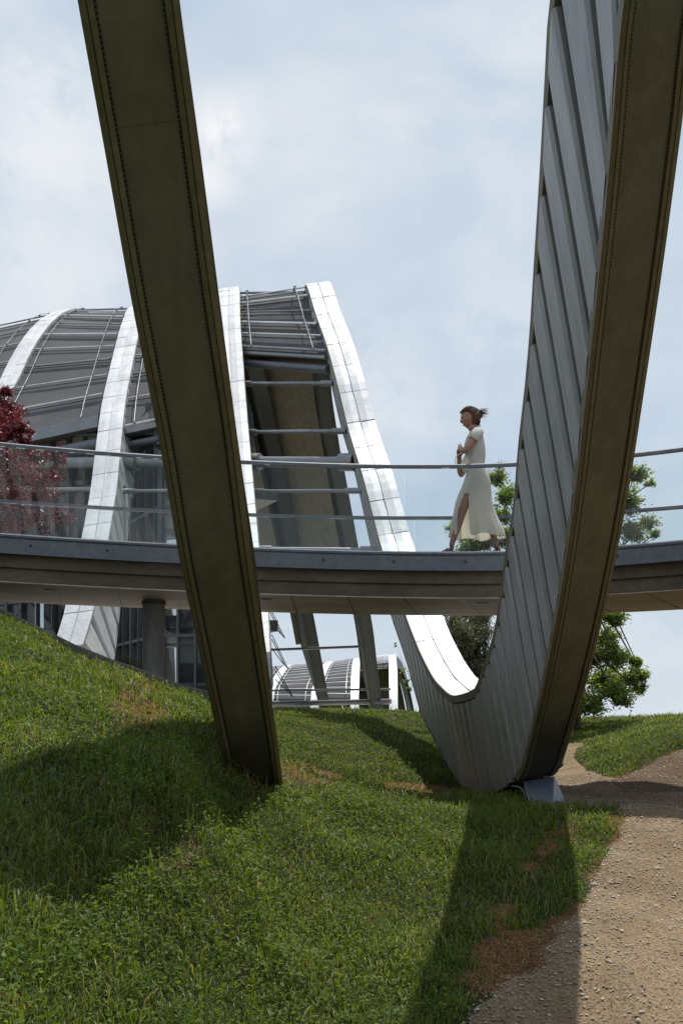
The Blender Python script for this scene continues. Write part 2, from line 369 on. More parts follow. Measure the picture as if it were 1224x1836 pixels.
BARE = [([(318,1480),(352,1478),(362,1500),(352,1530),(330,1535)],1),([(280,1548),(330,1535),(325,1560),(295,1568)],.9),
  ([(985,1492),(1000,1492),(1000,1512),(960,1555),(925,1570),(955,1535)],1),([(1005,1470),(1035,1478),(1030,1505),(1010,1500)],.9),
  ([(893,1612),(912,1610),(920,1640),(905,1675),(960,1670),(1000,1640),(1035,1618),(1045,1622),(1020,1650),(990,1700),(975,1750),(900,1765),(815,1765),(850,1720),(880,1660)],1),
  ([(210,1215),(290,1235),(300,1290),(240,1290),(200,1260)],.75),([(510,1360),(560,1375),(640,1400),(560,1402),(510,1385)],.9),
  ([(640,1398),(760,1405),(835,1415),(835,1428),(700,1418)],.8),([(425,1395),(460,1395),(460,1430),(440,1430)],.9),
  ([(200,1470),(250,1480),(240,1510),(190,1500)],.55),([(270,1440),(305,1445),(300,1475),(270,1470)],.6),([(10,1480),(45,1485),(40,1525),(5,1525)],.5),
  ([(80,1420),(180,1390),(200,1420),(90,1460)],.45),([(385,1350),(410,1380),(440,1405),(505,1408),(525,1392),(505,1375),(430,1340)],.85),([(1090,1460),(1117,1455),(1120,1500),(1100,1510)],.8),([(180,1720),(215,1715),(210,1750),(180,1750)],.5),([(640,1640),(680,1630),(670,1680),(645,1690)],.55)]
def proj(X, Y, Z): return CX+X/Y*F, HY-(Z-EYE)/Y*F
def masks(X, Y, Z, soft=0):
    Yc = np.maximum(Y, .6)
    px, py = proj(X, Yc, Z)
    jx = 9*np.sin(X*17+Y*5)+6*np.sin(X*31-Y*23); jy = 4*np.sin(Y*13-X*9)
    s = np.clip(8/Yc, .3, 1.2)
    path = inpoly(px+jx*s*.6+(rng.normal(size=X.shape)*soft*.5*s if soft else 0), py+jy*s*.6, PATH) | ((Yc < 3.0) & (X > .3))
    bare = np.zeros(X.shape)
    sh_ = inpoly(px+26*s+jx*s*.6, py+jy*s*.6, PATH) & (Yc > 3)
    bare = np.maximum(bare, .55*sh_*(np.sin(X*4.1+Y*3.3)+np.sin(Y*7.7-X*3) > -.4))
    e1 = rng.normal(size=X.shape)*soft*s; e2 = rng.normal(size=X.shape)*soft*s*.6
    for poly, w in BARE:
        bare = np.maximum(bare, w*inpoly(px+jx*s+e1, py+jy*s+e2, poly))
        if soft: bare = np.maximum(bare, w*inpoly(px+jx*s+e1, py+jy*s+e2-24*s, poly))
    return path, bare
def axis(lo, hi, step, far_lo, far_hi):
    a = list(np.arange(lo, hi+1e-6, step)); s = step
    b = [a[0]]; 
    while b[-1] > far_lo: s *= 1.35; b.append(b[-1]-s)
    s = step; c = [a[-1]]
    while c[-1] < far_hi: s *= 1.35; c.append(c[-1]+s)
    return np.array(sorted(b[1:])+a+c[1:])
xs = axis(-7, 8, .07, -900, 900); ys = axis(2, 27, .07, -300, 1500)
GX, GY = np.meshgrid(xs, ys); GZ = gz(GX, GY)
pm, bm = masks(GX, GY, GZ)
ny, nx = GX.shape
idx = np.arange(nx*ny).reshape(ny, nx)
fc = np.stack([idx[:-1,:-1], idx[:-1,1:], idx[1:,1:], idx[1:,:-1]], -1).reshape(-1, 4)
ground = fast('ground', np.stack([GX, GY, GZ], -1).reshape(-1, 3), fc, 'ground', None, True)
tag(ground, kind='structure')
at = ground.data.attributes.new('bare', 'FLOAT', 'POINT'); 
bb = bm.copy()
for _ in range(3):
    bb[1:-1,1:-1] = (bb[1:-1,1:-1]*2+bb[:-2,1:-1]+bb[2:,1:-1]+bb[1:-1,:-2]+bb[1:-1,2:])/6
at.data.foreach_set('value', bb.ravel().astype(np.float32))
# path: its own sheet just above the soil
xs2 = np.arange(-.6, 9, .035); ys2 = np.concatenate([np.arange(2.2, 17, .035), np.arange(17, 26, .07)])
QX, QY = np.meshgrid(xs2, ys2); QZ = gz(QX, QY)
pp, _ = masks(QX, QY, QZ)
cell = pp[:-1,:-1] & pp[1:,1:] & pp[:-1,1:] & pp[1:,:-1]
n2y, n2x = QX.shape; id2 = np.arange(n2x*n2y).reshape(n2y, n2x)
f2 = np.stack([id2[:-1,:-1], id2[:-1,1:], id2[1:,1:], id2[1:,:-1]], -1)[cell]
used = np.unique(f2); remap = -np.ones(n2x*n2y, int); remap[used] = np.arange(len(used))
sm = np.zeros(QX.shape); sm[:-1,:-1] += cell; sm[1:,1:] += cell; sm[:-1,1:] += cell; sm[1:,:-1] += cell; sm /= 4
for _ in range(4): sm[1:-1,1:-1] = (sm[1:-1,1:-1]*2+sm[:-2,1:-1]+sm[2:,1:-1]+sm[1:-1,:-2]+sm[1:-1,2:])/6
ruts = .012*np.sin(QX*5+QY*.6+np.sin(QY*.9))+.006*np.sin(QX*13-QY*4)+.005*np.sin(QX*7+QY*11)
PZ_ = QZ+np.minimum(.010, -.03+.055*sm)+np.clip(sm*2-1.2, 0, 1)*(ruts+.012)
V2 = np.stack([QX, QY, PZ_], -1).reshape(-1, 3)[used]
path = fast('path', V2, remap[f2], 'path', None, True); tag(path, kind='structure')
px_, py_ = proj(V2[:,0], V2[:,1], V2[:,2])
ea = inpoly(px_, py_, EARTH).astype(np.float32)
at = path.data.attributes.new('earth', 'FLOAT', 'POINT'); at.data.foreach_set('value', ea*.8)
def frac(a, b, t): return a+(b-a)*t
# ------------------------------------------------------------------ girders
NV = Vector((1, .05, .16)).normalized()
def plane_pts(pts, a=2.516, b=-.054, c=-.161):
    r = []
    for x, y in pts:
        k = (x-CX)/F-b-c*(HY-y)/F; r.append(P(x, y, a/k))
    return r
class Girder:
    def __init__(g, T, B, side, w=.42, wt=.6, dt=(0, 50), nv=NV, near=None):
        g.near = near
        T = sorted([tuple(p) for p in T], key=lambda p: p[1]); B = sorted([tuple(p) for p in B], key=lambda p: p[1])
        g.fx = pchip([p[1] for p in T], [p[0] for p in T]); g.fz = pchip([p[1] for p in T], [p[2] for p in T])
        g.bx = pchip([p[1] for p in B], [p[0] for p in B]); g.bz = pchip([p[1] for p in B], [p[2] for p in B])
        g.side = side; g.w = w; g.wt = wt; g.n = nv; g.d0, g.d1 = dt
    def wd(g, d): return g.wt if not g.near else frac(g.near[1], g.wt, min(1, max(0, (d-g.near[0])/4)))
    def T(g, d): return Vector((float(g.fx(d)), d, float(g.fz(d))))
    def B(g, d): return Vector((float(g.bx(d)), d, float(g.bz(d))))
    def up(g, fn, d):
        t = (fn(d+.05)-fn(d-.05)).normalized(); return g.n.cross(t).normalized()
    def left(g, d): return g.T(d) if g.side > 0 else g.T(d)-g.n*g.wd(d)
    def right(g, d): return g.T(d)+g.n*g.wd(d) if g.side > 0 else g.T(d)
    def stations(g, fn, step, a=None, b=None):
        a = g.d0 if a is None else a; b = g.d1 if b is None else b
        ds = np.arange(a, b, .02); pts = np.array([fn(x) for x in ds])
        L = np.concatenate([[0], np.cumsum(np.linalg.norm(np.diff(pts, axis=0), axis=1))])
        n = max(2, int(L[-1]/step)); return list(np.interp(np.linspace(0, L[-1], n+1), L, ds))
def build_girder(g, parent, slat_end=99, slat_start=0, pitch=.45, detail=True, panel=.95, near=None, label=None, slat=True, soff=(None, None), white='white'):
    n, s = g.n, g.side
    o_in = .05*s       # the body starts just inside the cover plate's edge
    # body: closed box between the two curves
    ds = np.arange(g.d0, g.d1+.001, .12 if detail else .5)
    rows = []
    for d in ds:
        t = g.T(d); b = g.B(d); t = t-Vector((0,0,.10))
        rows.append([b+n*o_in+Vector((0,0,.05)), t+n*o_in, t+n*s*min(g.w, g.wd(d)-.02), b+n*s*(g.w)+Vector((0,0,.05))])
    mb = MB(); mb.sweep(rows); body = mb.build('steel_girder', 'rear', parent)
    if label: body['label'] = label
    # cover plate: sheet panels with open joints, in two lanes
    st = g.stations(g.T, panel)
    mb = MB()
    for a, b in zip(st[:-1], st[1:]):
        sub = np.linspace(a, b, 5); e = (b-a)*.012
        sub[0] += e; sub[-1] -= e
        for lane in ((0, .485), (.515, 1)):
            k = random.uniform(-.006, .006); k2 = random.uniform(-.006, .006); rws = []
            for j, d in enumerate(sub):
                u = g.up(g.T, d); t = g.T(d); 
                lift = .03+k+(k2-k)*j/4+.008*math.sin(math.pi*j/4)
                p0 = t+n*s*g.wd(d)*lane[0]; p1 = t+n*s*g.wd(d)*lane[1]
                rws.append([p0-u*.01, p0+u*lift, (p0+p1)/2+u*(lift+.006), p1+u*lift, p1-u*.01])
            mb.sweep(rws)
    mb.build('cover_plate', white, body)
    # tray under the cover plate
    mb = MB(); rws = []
    for d in g.stations(g.T, .3 if detail else 1.5):
        u = g.up(g.T, d); t = g.T(d)
        eo = -.010 if g.near else .004
        rws.append([t+n*s*eo-u*.065, t+n*s*eo+u*(.036 if g.near else -.014), t+n*s*(eo+.012)+u*(.036 if g.near else -.014), t+n*s*(eo+.024)-u*.014, t+n*s*(g.wd(d)-.004)-u*.014, t+n*s*(g.wd(d)-.004)-u*.10])
    mb.sweep(rws); mb.build('edge_tray', 'soffit' if g.near else 'zinc', body)
    mb = MB(); rws = []
    for d in g.stations(g.T, .3 if detail else 1.5):       # seam cap
        u = g.up(g.T, d); c = g.T(d)+n*s*g.wd(d)*.5
        rws.append([c-n*.006-u*.012, c-n*.006+u*.05, c+n*.006+u*.05, c+n*.006-u*.012])
    mb.sweep(rws); mb.build('seam_cap', 'bright', body)
    # side cladding: lapped upright sheets
    if slat:
        mb = MB()
        for side_i in (0, 1):
            out = -s if side_i == 0 else s; base = n*o_in if side_i == 0 else n*s*g.w
            d = max(g.d0, slat_start) if side_i == 0 or not g.near else g.near[0]
            while d < min(g.d1, slat_end):
                e = min(d+pitch, g.d1)
                gw = .24 if d < 11.5 else .15
                prof = [(gw, .0), (gw, .034), (gw+.04, .060), (.36, .060), (.95, .052), (1, .048)]
                topz = [float(g.fz(d+(e-d)*q)) for q, _ in prof]; zm = max(topz[0], topz[-1])
                r0 = []; r1 = []
                for (q, h), tz in zip(prof, topz):
                    dd = d+(e-d)*q; T_ = g.T(dd); B_ = g.B(dd)
                    T_.z = tz-.085+(.12*(zm-tz) if q > .18 else 0)
                    r0.append(B_+base+n*out*h+Vector((0,0,.03))); r1.append(T_+base+n*out*h)
                mb.grid([r0, r1]); mb.face([r0[5], r1[5], Vector(r1[5])-n*out*(prof[5][1]+.001), Vector(r0[5])-n*out*(prof[5][1]+.001)])
                mb.face([r1[0], r1[1], r1[2], r1[3], r1[4], r1[5], Vector(r1[5])-n*out*prof[5][1], Vector(r1[0])-n*out*prof[0][1]])
                d += pitch
        mb.build('side_cladding', 'zinc', body)
    # soffit along the lower curve, with proud lips and a row of teeth
    for (a, b) in soff:
        if a is None: continue
        st = g.stations(g.B, .12 if detail else .6, a, b)
        mb = MB(); rws = []; lips = ([], []); grv = ([], [])
        for d in st:
            dn = -g.up(g.B, d); q = g.B(d)
            L = q; Rr = q+n*s*g.w
            rws.append([L+n*s*.02+dn*.012, L+n*s*.02-dn*.05, Rr-n*s*.02-dn*.05, Rr-n*s*.02+dn*.012])
            for i, (o, sg) in enumerate(((L, s), (Rr, -s))):
                lips[i].append([o-dn*.06, o+dn*.022, o+n*sg*.030+dn*.030, o+n*sg*.034+dn*.022, o+n*sg*.038+dn*.030, o+n*sg*.062+dn*.026, o+n*sg*.062-dn*.06])
        isn = detail and g.near and a < 14
        mb.sweep(rws); so = mb.build('soffit', 'soffit' if isn else 'rear', body)
        mb = MB()
        for l in lips: mb.sweep(l)
        mb.build('edge_strip', 'lip' if isn else ('bright' if a > 22 and False else 'rear'), body)
        if isn:
            mb = MB(); v = []; f = []
            st = g.stations(g.B, .022, a, b)
            for d in st[1:-1]:
                dn = -g.up(g.B, d); q = g.B(d); t = (g.B(d+.02)-g.B(d-.02)).normalized()
                for o, sg in ((q, s), (q+n*s*g.w, -s)):
                    mb.box(o+n*sg*.070+dn*.014, .010, .010, .008, (n, t, dn))
            mb.build('perforated_strip', 'black', body)
            st = g.stations(g.B, 2.6, a, b)
            for d in st[1:-1]:
                mb = MB(); dn = -g.up(g.B, d); q = g.B(d); t = (g.B(d+.02)-g.B(d-.02)).normalized()
                mb.box(q+n*s*g.w*.5+dn*.013, g.w-.17, .005, .003, (n, t, dn)); mb.build('plate_joint', 'lip', body)
    return body

building = empty('wave_building', (0, 30, 1.5))
tag(building, 'museum building of silver wave-shaped steel arches, two dark legs rising past the footbridge', 'building')

# --- outer girder (right): from the leg overhead, through the trough, over the far arch
Tpx = [(990,0),(981,142),(973,286),(960,490),(953,600),(944,698),(931,812),(924,900),(909,991),(896,1093),(883,1155),(866,1204),(852,1240),(817,1252),(785,1229),(757,1180),(726,1102),(686,990),(651,857),(625,772),(603,682),(586,621),(569,573),(548,513)]
Bpx = [(1116,0),(1094,250),(1074.6,460),(1049.5,700),(1027,900),(997,1100),(956,1300),(928,1395)]
Bpx2 = [(832,1430),(813.5,1397),(782.5,1335),(754.5,1279),(726.6,1182),(700,1102),(667,990),(636,850),(613,772),(593,686),(581,621)]
T = plane_pts(Tpx); B = plane_pts(Bpx)+plane_pts(Bpx2)
T.sort(key=lambda p: p[1])
T = [Vector((1.52, 2.0, 9.9)), Vector((1.5, 4.6, 8.9)), Vector((1.5, 6.2, 7.5))]+T
B = [Vector((1.62, 2.0, 8.6)), Vector((1.60, 4.2, 7.8)), Vector((1.62, 5.4, 7.0))]+B
B = [p for p in B]
Bk = [P(560,600,31.3), P(572,748,34.5), P(592,841,36.8), P(604,902,38.0), P(640,1099,40.8), P(664,1270,42.3), P(668,1320,42.9)]
B += [Vector((-.80, 29.6, 11.75))]+Bk
T = [p for p in T if p.y < 29.9]
T += [Vector((-.93, 30.3, 12.93)), Vector((-1.0, 32.6, 13.0)), Vector((-.95, 35.2, 12.1)), Vector((-.6, 38.0, 10.2)), Vector((-.1, 40.2, 7.6)), Vector((.55, 42.2, 4.9)), Vector((.9, 43.8, 1.8))]
G1 = Girder(T, B, +1, dt=(2.0, 42.9), near=(12.5, .40))
# --- second girder (left leg)
B2 = [P(322,0,4.93), P(353.5,250,5.33), P(385,500,5.77), P(424.5,780,6.38), P(449,988,6.95), P(463,1089,7.38), P(486,1250,8.15), P(500,1350,8.8), P(505,1390,9.25)]
B2 = [Vector((-.95, 1.6, 8.2)), Vector((-.84, 3.2, 6.9)), Vector((-.76, 4.2, 5.62))]+B2+[Vector((-.55, 10.5, .9)), Vector((-.75, 13.0, .6)), Vector((-1.0, 16.0, 1.1)), Vector((-1.4, 19.5, 2.4)), Vector((-1.75, 22.5, 4.2)), Vector((-2.1, 25.5, 6.3)), Vector((-2.45, 28.0, 8.9)), Vector((-2.75, 31.0, 11.6)), Vector((-2.8, 32.8, 12.3))]
B2 += [P(462,627,34.5)-Vector((0,0,.4)), P(483,703,37.4), P(498,772,38.8), P(512,837,40.0), P(535,976,42.0), P(561,1099,43.6), P(592,1270,45.0)]
B2[-7] = P(466,640,35.0)
T2 = [Vector((-1.05, 1.6, 9.6)), Vector((-.96, 4.2, 7.6)), Vector((-.88, 5.85, 5.7)), Vector((-.80, 6.7, 4.75)), Vector((-.72, 7.9, 3.6)), Vector((-.67, 9.1, 2.8)), Vector((-.68, 10.2, 2.35)), Vector((-.72, 11.5, 2.1)), Vector((-.78, 12.8, 2.06)),
      P(487,1215,14.5), P(484,1160,16.5), P(481,1100,18.5), P(473,1050,20.2), P(465,984,22), P(457,900,24), P(450,823,25.5), P(443.5,751,27), P(436,652,28.8), P(431,580,30.6), P(430,525,33),
      Vector((-3.0, 34.6, 14.45)), Vector((-2.95, 37.2, 14.0)), Vector((-2.6, 40.0, 12.2)), Vector((-2.0, 42.6, 9.2)), Vector((-1.3, 44.6, 5.6)), Vector((-.7, 46.2, 2.0))]
G2 = Girder(T2, B2, -1, dt=(1.6, 45.0), near=(11.5, .40))
# --- third and fourth girders: seen from the far arch's front leg upwards
def leg(tp, off, back):
    T_ = [P(*p) for p in tp]
    return T_
T3 = [P(125,1215,22.4), P(146,1166,23.2), P(170,1084,24.0), P(194,970,25.4), P(206,900,26.3), P(216,811,27.7), P(219.6,772,28.4), P(226.5,713,29.8), P(237,658,31.4), P(246,612,33.3), P(256,570,35.6), P(266,548,38), P(285,552,40.4), P(312,600,43), P(350,720,46), P(400,900,48.5), P(440,1100,50), P(470,1265,51)]
B3 = [P(198,1215,23.3), P(204,1187,24.0), P(216,1085,25.1), P(228,972,26.6), P(237,900,27.4), P(244,806,29.3), P(251,740,31.2), P(258,690,33.4), P(268,640,36.4), P(285,625,39.2), P(310,680,42), P(345,790,44.8), P(395,960,47.3), P(430,1120,48.6), P(462,1265,49.8)]
G3 = Girder(T3, B3, -1, dt=(23.3, 49.8))
T4 = [P(-175,1215,25), P(-120,1010,27.5), P(-70,880,30), P(-20,782,32.8), P(10,722,34.6), P(34,679,36.2), P(51.5,641,37.8), P(69,610,39.4), P(89,583,41.2), P(113,562,43.4), P(137,554,46), P(160,560,48.6), P(190,600,51.5), P(230,700,54.5), P(275,900,57), P(310,1100,58.5), P(335,1265,59.5)]
B4 = [P(-120,1215,26.2), P(-75,1010,28.6), P(-35,880,31.2), P(5,790,33.8), P(32,735,35.8), P(55,690,37.8), P(80,648,40.4), P(110,616,44), P(138,610,47.2), P(165,630,50), P(200,700,53), P(245,880,55.8), P(290,1090,57.6), P(318,1265,58.6)]
G4 = Girder(T4, B4, -1, dt=(26.2, 58.6))
T5 = [p+Vector((-4.6, 3.2, .35)) for p in T4]; B5 = [p+Vector((-4.6, 3.2, .35)) for p in B4]
G5 = Girder(T5, B5, -1, dt=(29.5, 61.7))
T6 = [p+Vector((-9.6, 6.2, .5)) for p in T4]; B6 = [p+Vector((-9.6, 6.2, .5)) for p in B4]
G6 = Girder(T6, B6, -1, dt=(32.5, 64.7))
build_girder(G1, building, 31, soff=((2.0, 12.9), (17.6, 42.85)), label='wave girder on the right with its leg ending on a blue-grey steel foot')
build_girder(G2, building, 34, 10.2, soff=((1.6, 9.5), (16, 44.9)), pitch=.45, label='wave girder whose broad dark leg rises at the left from the grass')
build_girder(G3, building, 40, soff=((23.4, 49.7),), label='silver girder arch left of the broad dark leg')
build_girder(G4, building, 50, soff=((26.4, 58.5),), label='silver girder arch above the red maple')
build_girder(G5, building, soff=((29.6, 61.6),), detail=False, label='girder arch at the left edge of the roof')
build_girder(G6, building, soff=((32.6, 64.6),), detail=False)

# foot of the right leg
ft = MB()
a0, a1, b0, b1 = P(938,1402,12.85), P(993,1394,12.75), P(953,1462,12.15), P(990,1466,12.05)
c1 = P(1019,1452,12.9); c0 = P(985,1452,13.4); a2 = P(994,1392,13.3); a3 = P(945,1400,13.4)
ft.face([a0, b0, b1, a1]); ft.face([a1, b1, c1, a2]); ft.face([a2, c1, c0, a3]); ft.face([a3, c0, b0, a0]); ft.face([a0, a1, a2, a3]); ft.face([b0, c0, c1, b1])
g1o = [o for o in building.children if o.name.startswith('steel_girder')][0]
foot = ft.build('girder_foot', 'foot', g1o)
cb = MB(); cb.tube([P(917,1410,12.75), P(930,1411,12.7), P(938,1418,12.65), P(941,1432,12.6), P(941,1450,12.5)], .007, 6); cb.build('drain_pipe', 'tube', g1o)

# --- bays of roof between neighbouring girders

def bay(Lg, Rg, Lr, Rr, nseam, backL, backR, gs=.13, er=.09, dense=1):
    """Lr/Rr = (ridge distance, front eave distance) on the left and the right girder"""
    def pt(t, u, lift=-.12):
        dL = frac(Lr[0], Lr[1], t); dR = frac(Rr[0], Rr[1], t)
        a = Lg.right(dL)+Lg.up(Lg.T, dL)*lift; b = Rg.left(dR)+Rg.up(Rg.T, dR)*lift
        return a.lerp(b, u)
    # louvre sheets
    mb = MB(); tb = MB(); nd = MB()
    for i in range(nseam):
        for j in range(dense):
            t0 = (i+j/dense)/nseam; t1 = (i+(j+.98)/dense)/nseam
            for u0, u1 in ((0.0, 1.0),):
                A = [pt(t0, u0, -.128), pt(t0, u1, -.128), pt(t1, u1, -.115), pt(t1, u0, -.115)]
                mb.face(A); C = [p-Vector((0,0,.05)) for p in A]; mb.face(C[::-1])
                mb.face([A[3], A[2], C[2], C[3]])
    lo = mb.build('louvred_roof', 'louvre', building)
    mb = MB()
    rows = [[pt(t, u, -.24) for u in (0, .5, 1)] for t in np.linspace(-.04, 1, 14)]
    mb.grid(rows); mb.build('roof_sheet', 'louvre', lo)
    for i in range(nseam+1):
        t = i/nseam
        tb = MB(); tb.tube([pt(t, .02, -.03), pt(t, .98, -.03)], .022 if i % 2 else .034, 6); tb.build('roof_rail', 'bright' if i % 3 else 'tube', lo)
    for u in (.12, .84):
        nd = MB(); nd.tube([pt(t, u, .03) for t in np.linspace(0, 1, 20)], .010, 5)
        for i in range(nseam+1): nd.box(pt(i/nseam, u, .0), .07, .07, .07)
        nd.build('cable', 'tube', lo)
    if gs:
        g = MB(); a = pt(1.0, 0, -.2); b = pt(1.0, 1, -.2)
        g.bar(a+Vector((0,-.05,-.02)), b+Vector((0,-.05,-.02)), .26, gs); g.build('gutter', 'tube', lo)
        g = MB(); g.tube([a+Vector((0,-.05,-.12-gs-er)), b+Vector((0,-.05,-.12-gs-er))], er, 14); g.build('eave_tube', 'steel', lo)
    # ceiling over the whole vault, front eave to back eave
    rows = []
    seq = [(frac(Lr[1], Lr[0], t), frac(Rr[1], Rr[0], t)) for t in np.linspace(.03, 1, 12)]
    seq += [(frac(Lr[0], backL, t), frac(Rr[0], backR, t)) for t in np.linspace(.04, 1, 22)]
    for dl, dr in seq:
        a = Lg.right(dl)-Lg.up(Lg.T, dl)*.62; b = Rg.left(dr)-Rg.up(Rg.T, dr)*.62
        rows.append([a.lerp(b, u) for u in (-.02, .25, .5, .75, 1.02)])
    mb = MB(); mb.grid(rows, True); ce = mb.build('ceiling', 'ceiling', building)
    rows2 = []
    for dl, dr in seq[11:]:
        a = Lg.right(dl)-Lg.up(Lg.T, dl)*.2; b = Rg.left(dr)-Rg.up(Rg.T, dr)*.2
        rows2.append([a, b])
    mb = MB(); mb.grid(rows2, True); mb.face([rows[-1][0], rows[-1][-1], rows2[-1][1], rows2[-1][0]]); mb.build('rear_roof_sheet', 'louvre', ce)
    for t in ():         # joints of the ceiling boards
        i = 12+int(t*21); r = rows[i]; mb.tube([r[0]+Vector((0,-.02,-.02)), r[-1]+Vector((0,-.02,-.02))], .012, 4)

def solve(g, fn, y, lo, hi):
    """distance at which the front leg of a girder passes a given elevation angle"""
    f = lambda d: HY-(fn(d).z-EYE)/d*F
    ds = np.arange(lo, hi, .02); v = np.array([f(d) for d in ds]); return float(ds[np.argmin(abs(v-y))])
def cross_tube(Lg, Rg, yl, yr, r, loL, hiL, loR, hiR, m='tube', name='cross_tube', wgt=.45):
    dl = solve(Lg, lambda d: Lg.T(d).lerp(Lg.B(d), wgt), yl, loL, hiL); dr = solve(Rg, lambda d: Rg.T(d).lerp(Rg.B(d), wgt), yr, loR, hiR)
    a = Lg.T(dl).lerp(Lg.B(dl), wgt); b = Rg.T(dr).lerp(Rg.B(dr), wgt)
    mb = MB(); mb.tube([a, b], r, 10)
    u = (b-a).normalized(); mb.tube([a, a+u*.35], r*1.6, 10); mb.tube([b-u*.35, b], r*1.6, 10)
    mb.build(name, m, building)
bay(G2, G1, (33.2, 29.55), (30.6, 26.75), 6, 44.2, 41.2, gs=.06, er=.10)
bay(G3, G2, (38.4, 28.6), (33.4, 27.6), 8, 48.2, 44.0)
bay(G4, G3, (46.2, 32.6), (38.4, 29.2), 9, 57.0, 48.4, gs=.28, er=.17)
bay(G5, G4, (49.2, 36.0), (46.2, 32.8), 8, 59.8, 57.0)
bay(G6, G5, (52.2, 39.2), (49.2, 36.2), 8, 62.5, 59.8)
for yl, yr, r in ((628,617,.05), (688,686,.045), (775,773,.045), (828,828,.12), (881,880,.04), (985,987,.05)):
    cross_tube(G2, G1, yl, yr, r, 18, 33, 18, 29.5)
for yl, yr, r in ((694,694,.05), (777,775,.045), (828,828,.13), (880,878,.04)):
    cross_tube(G3, G2, yl, yr, r, 23.4, 36, 15, 32)
for yl, yr, r in ((781,777,.06), (832,828,.14), (879,876,.05)):
    cross_tube(G4, G3, yl, yr, r, 26.4, 44, 23.4, 36)
# rails between the rear legs
for y1, y2, r in ((1164,1159,.05), (1236,1236,.04), (1260,1258,.10)):
    mb = MB(); mb.tube([P(440, y1+3, 44.6), P(700 if y1 > 1200 else 655, y2, 42.0)], r, 8); mb.build('cross_tube', 'tube', building)
# awning arms sticking out of the second girder
for (x0,y0,x1,y1) in ((487,1098,511,1145),(491,1148,517,1200),(497,1204,525,1250)):
    mb = MB()
    dd = 18.0
    mb.tube([P(x0-4, y0-10, dd), P(x1-5, y1-9, dd), P(x1, y1, dd), P(x1-12, y1-13, dd), P(x0-4, y0+14, dd)], .007, 6); mb.build('awning_arm', 'black', building)
    mb = MB(); mb.tube([P(x0-4, y0-2, dd+.3), P(x1-7, y1-8, dd+.3)], .007, 6); mb.build('awning_arm', 'black', building)

# --- glazed front under the vaults
def facade(x0, x1, y0, y1, ztop, pitch=.72):
    a = Vector((x0, y0, 0)); b = Vector((x1, y1, 0)); L = (b-a).length; u = (b-a)/L
    nrm = Vector((u.y, -u.x, 0))
    mb = MB(); zb = 1.0
    mb.face([a+Vector((0,0,zb)), b+Vector((0,0,zb)), b+Vector((0,0,ztop)), a+Vector((0,0,ztop))])
    back = mb.build('glass_facade', 'pane', building)
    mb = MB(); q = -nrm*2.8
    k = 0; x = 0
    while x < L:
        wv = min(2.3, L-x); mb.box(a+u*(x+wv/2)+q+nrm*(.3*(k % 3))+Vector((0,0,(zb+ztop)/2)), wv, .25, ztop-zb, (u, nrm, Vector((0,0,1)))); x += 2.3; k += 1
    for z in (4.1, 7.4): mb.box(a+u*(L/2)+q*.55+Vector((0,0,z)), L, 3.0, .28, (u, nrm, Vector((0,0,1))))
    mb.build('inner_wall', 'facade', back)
    mb = MB(); k = 0; x = 0
    while x <= L:
        c = a+u*x+nrm*.05; w = .12 if k % 4 == 0 else .05
        mb = MB(); mb.box(c+Vector((0,0,(zb+ztop)/2)), w, .14, ztop-zb, (u, nrm, Vector((0,0,1)))); mb.build('mullion', 'mullion', back); x += pitch; k += 1
    z = zb+1.2
    while z < ztop:
        mb = MB(); mb.box(a+u*(L/2)+nrm*.06+Vector((0,0,z)), L, .08, .07, (u, nrm, Vector((0,0,1)))); mb.build('transom', 'mullion', back); z += 1.55
facade(-4.35, -3.0, 28.2, 28.2, 8.2, .42)
facade(-6.6, -4.35, 33.0, 28.25, 9.6)
facade(-17, -6.62, 41.0, 33.05, 10.6)

# ------------------------------------------------------------------ footbridge
bridge = empty('footbridge', (0, 13, 3))
tag(bridge, 'curved concrete footbridge with steel edge and glass parapets crossing the whole picture', 'bridge')
def bpt(X, s, z):
    """a point on the bridge: X along, s metres from the near edge, z above the edge's top"""
    k = .045 if X < 0 else .07
    rise = .0 if X < 1.2 else .0125*(min(X, 3.6)-1.2)**2+max(0, X-3.6)*.05
    d = 13.0-k*X*X; n = Vector((2*k*X, 1, 0)).normalized()
    return Vector((X, d, 3.53-.026*X+rise+z))+n*s
XB = list(np.linspace(-8.6, 6.8, 90))
def brun(prof, x0=None, x1=None, n=None):
    rng_ = XB if x0 is None else list(np.linspace(x0, x1, n or max(3, int((x1-x0)/.17))))
    mb = MB(); mb.sweep([[bpt(x, s, z) for s, z in prof] for x in rng_]); return mb
mb = brun([(.16,-.20),(.10,-.20),(.10,-.33),(.14,-.345),(.14,-.475),(2.22,-.475),(3.2,-.28),(3.35,-.05),(3.35,.03),(.13,.03),(.13,-.02),(.16,-.06)])
deck = mb.build('deck', 'concrete', bridge)
mb = brun([(.15,-.477),(.15,-.49),(2.21,-.49),(2.21,-.477)]); mb.build('underside_slab', 'slab', bridge)
mb = brun([(0,0),(.0,-.02),(.015,-.035),(.015,-.165),(.0,-.18),(0,-.20),(.12,-.20),(.12,-.012),(.12,0)]); fa = mb.build('steel_edge', 'steel', bridge)
mb = MB()
for x in np.arange(-8, 6.5, .78):
    mb = MB(); c = bpt(x, .005, -.10); mb.tube([c+Vector((0,.0,0)), c+Vector((0,.02,0))], .014, 8); mb.build('bolt', 'black', fa)
mb = brun([(3.27,.03),(3.27,.14),(3.40,.14),(3.40,-.1),(3.35,-.1),(3.35,.03)]); mb.build('steel_edge', 'steel', bridge)
mb = brun([(-.004,.0),(-.004,.012),(.05,.012),(.05,.0)]); mb.build('edge_bead', 'bright', fa)
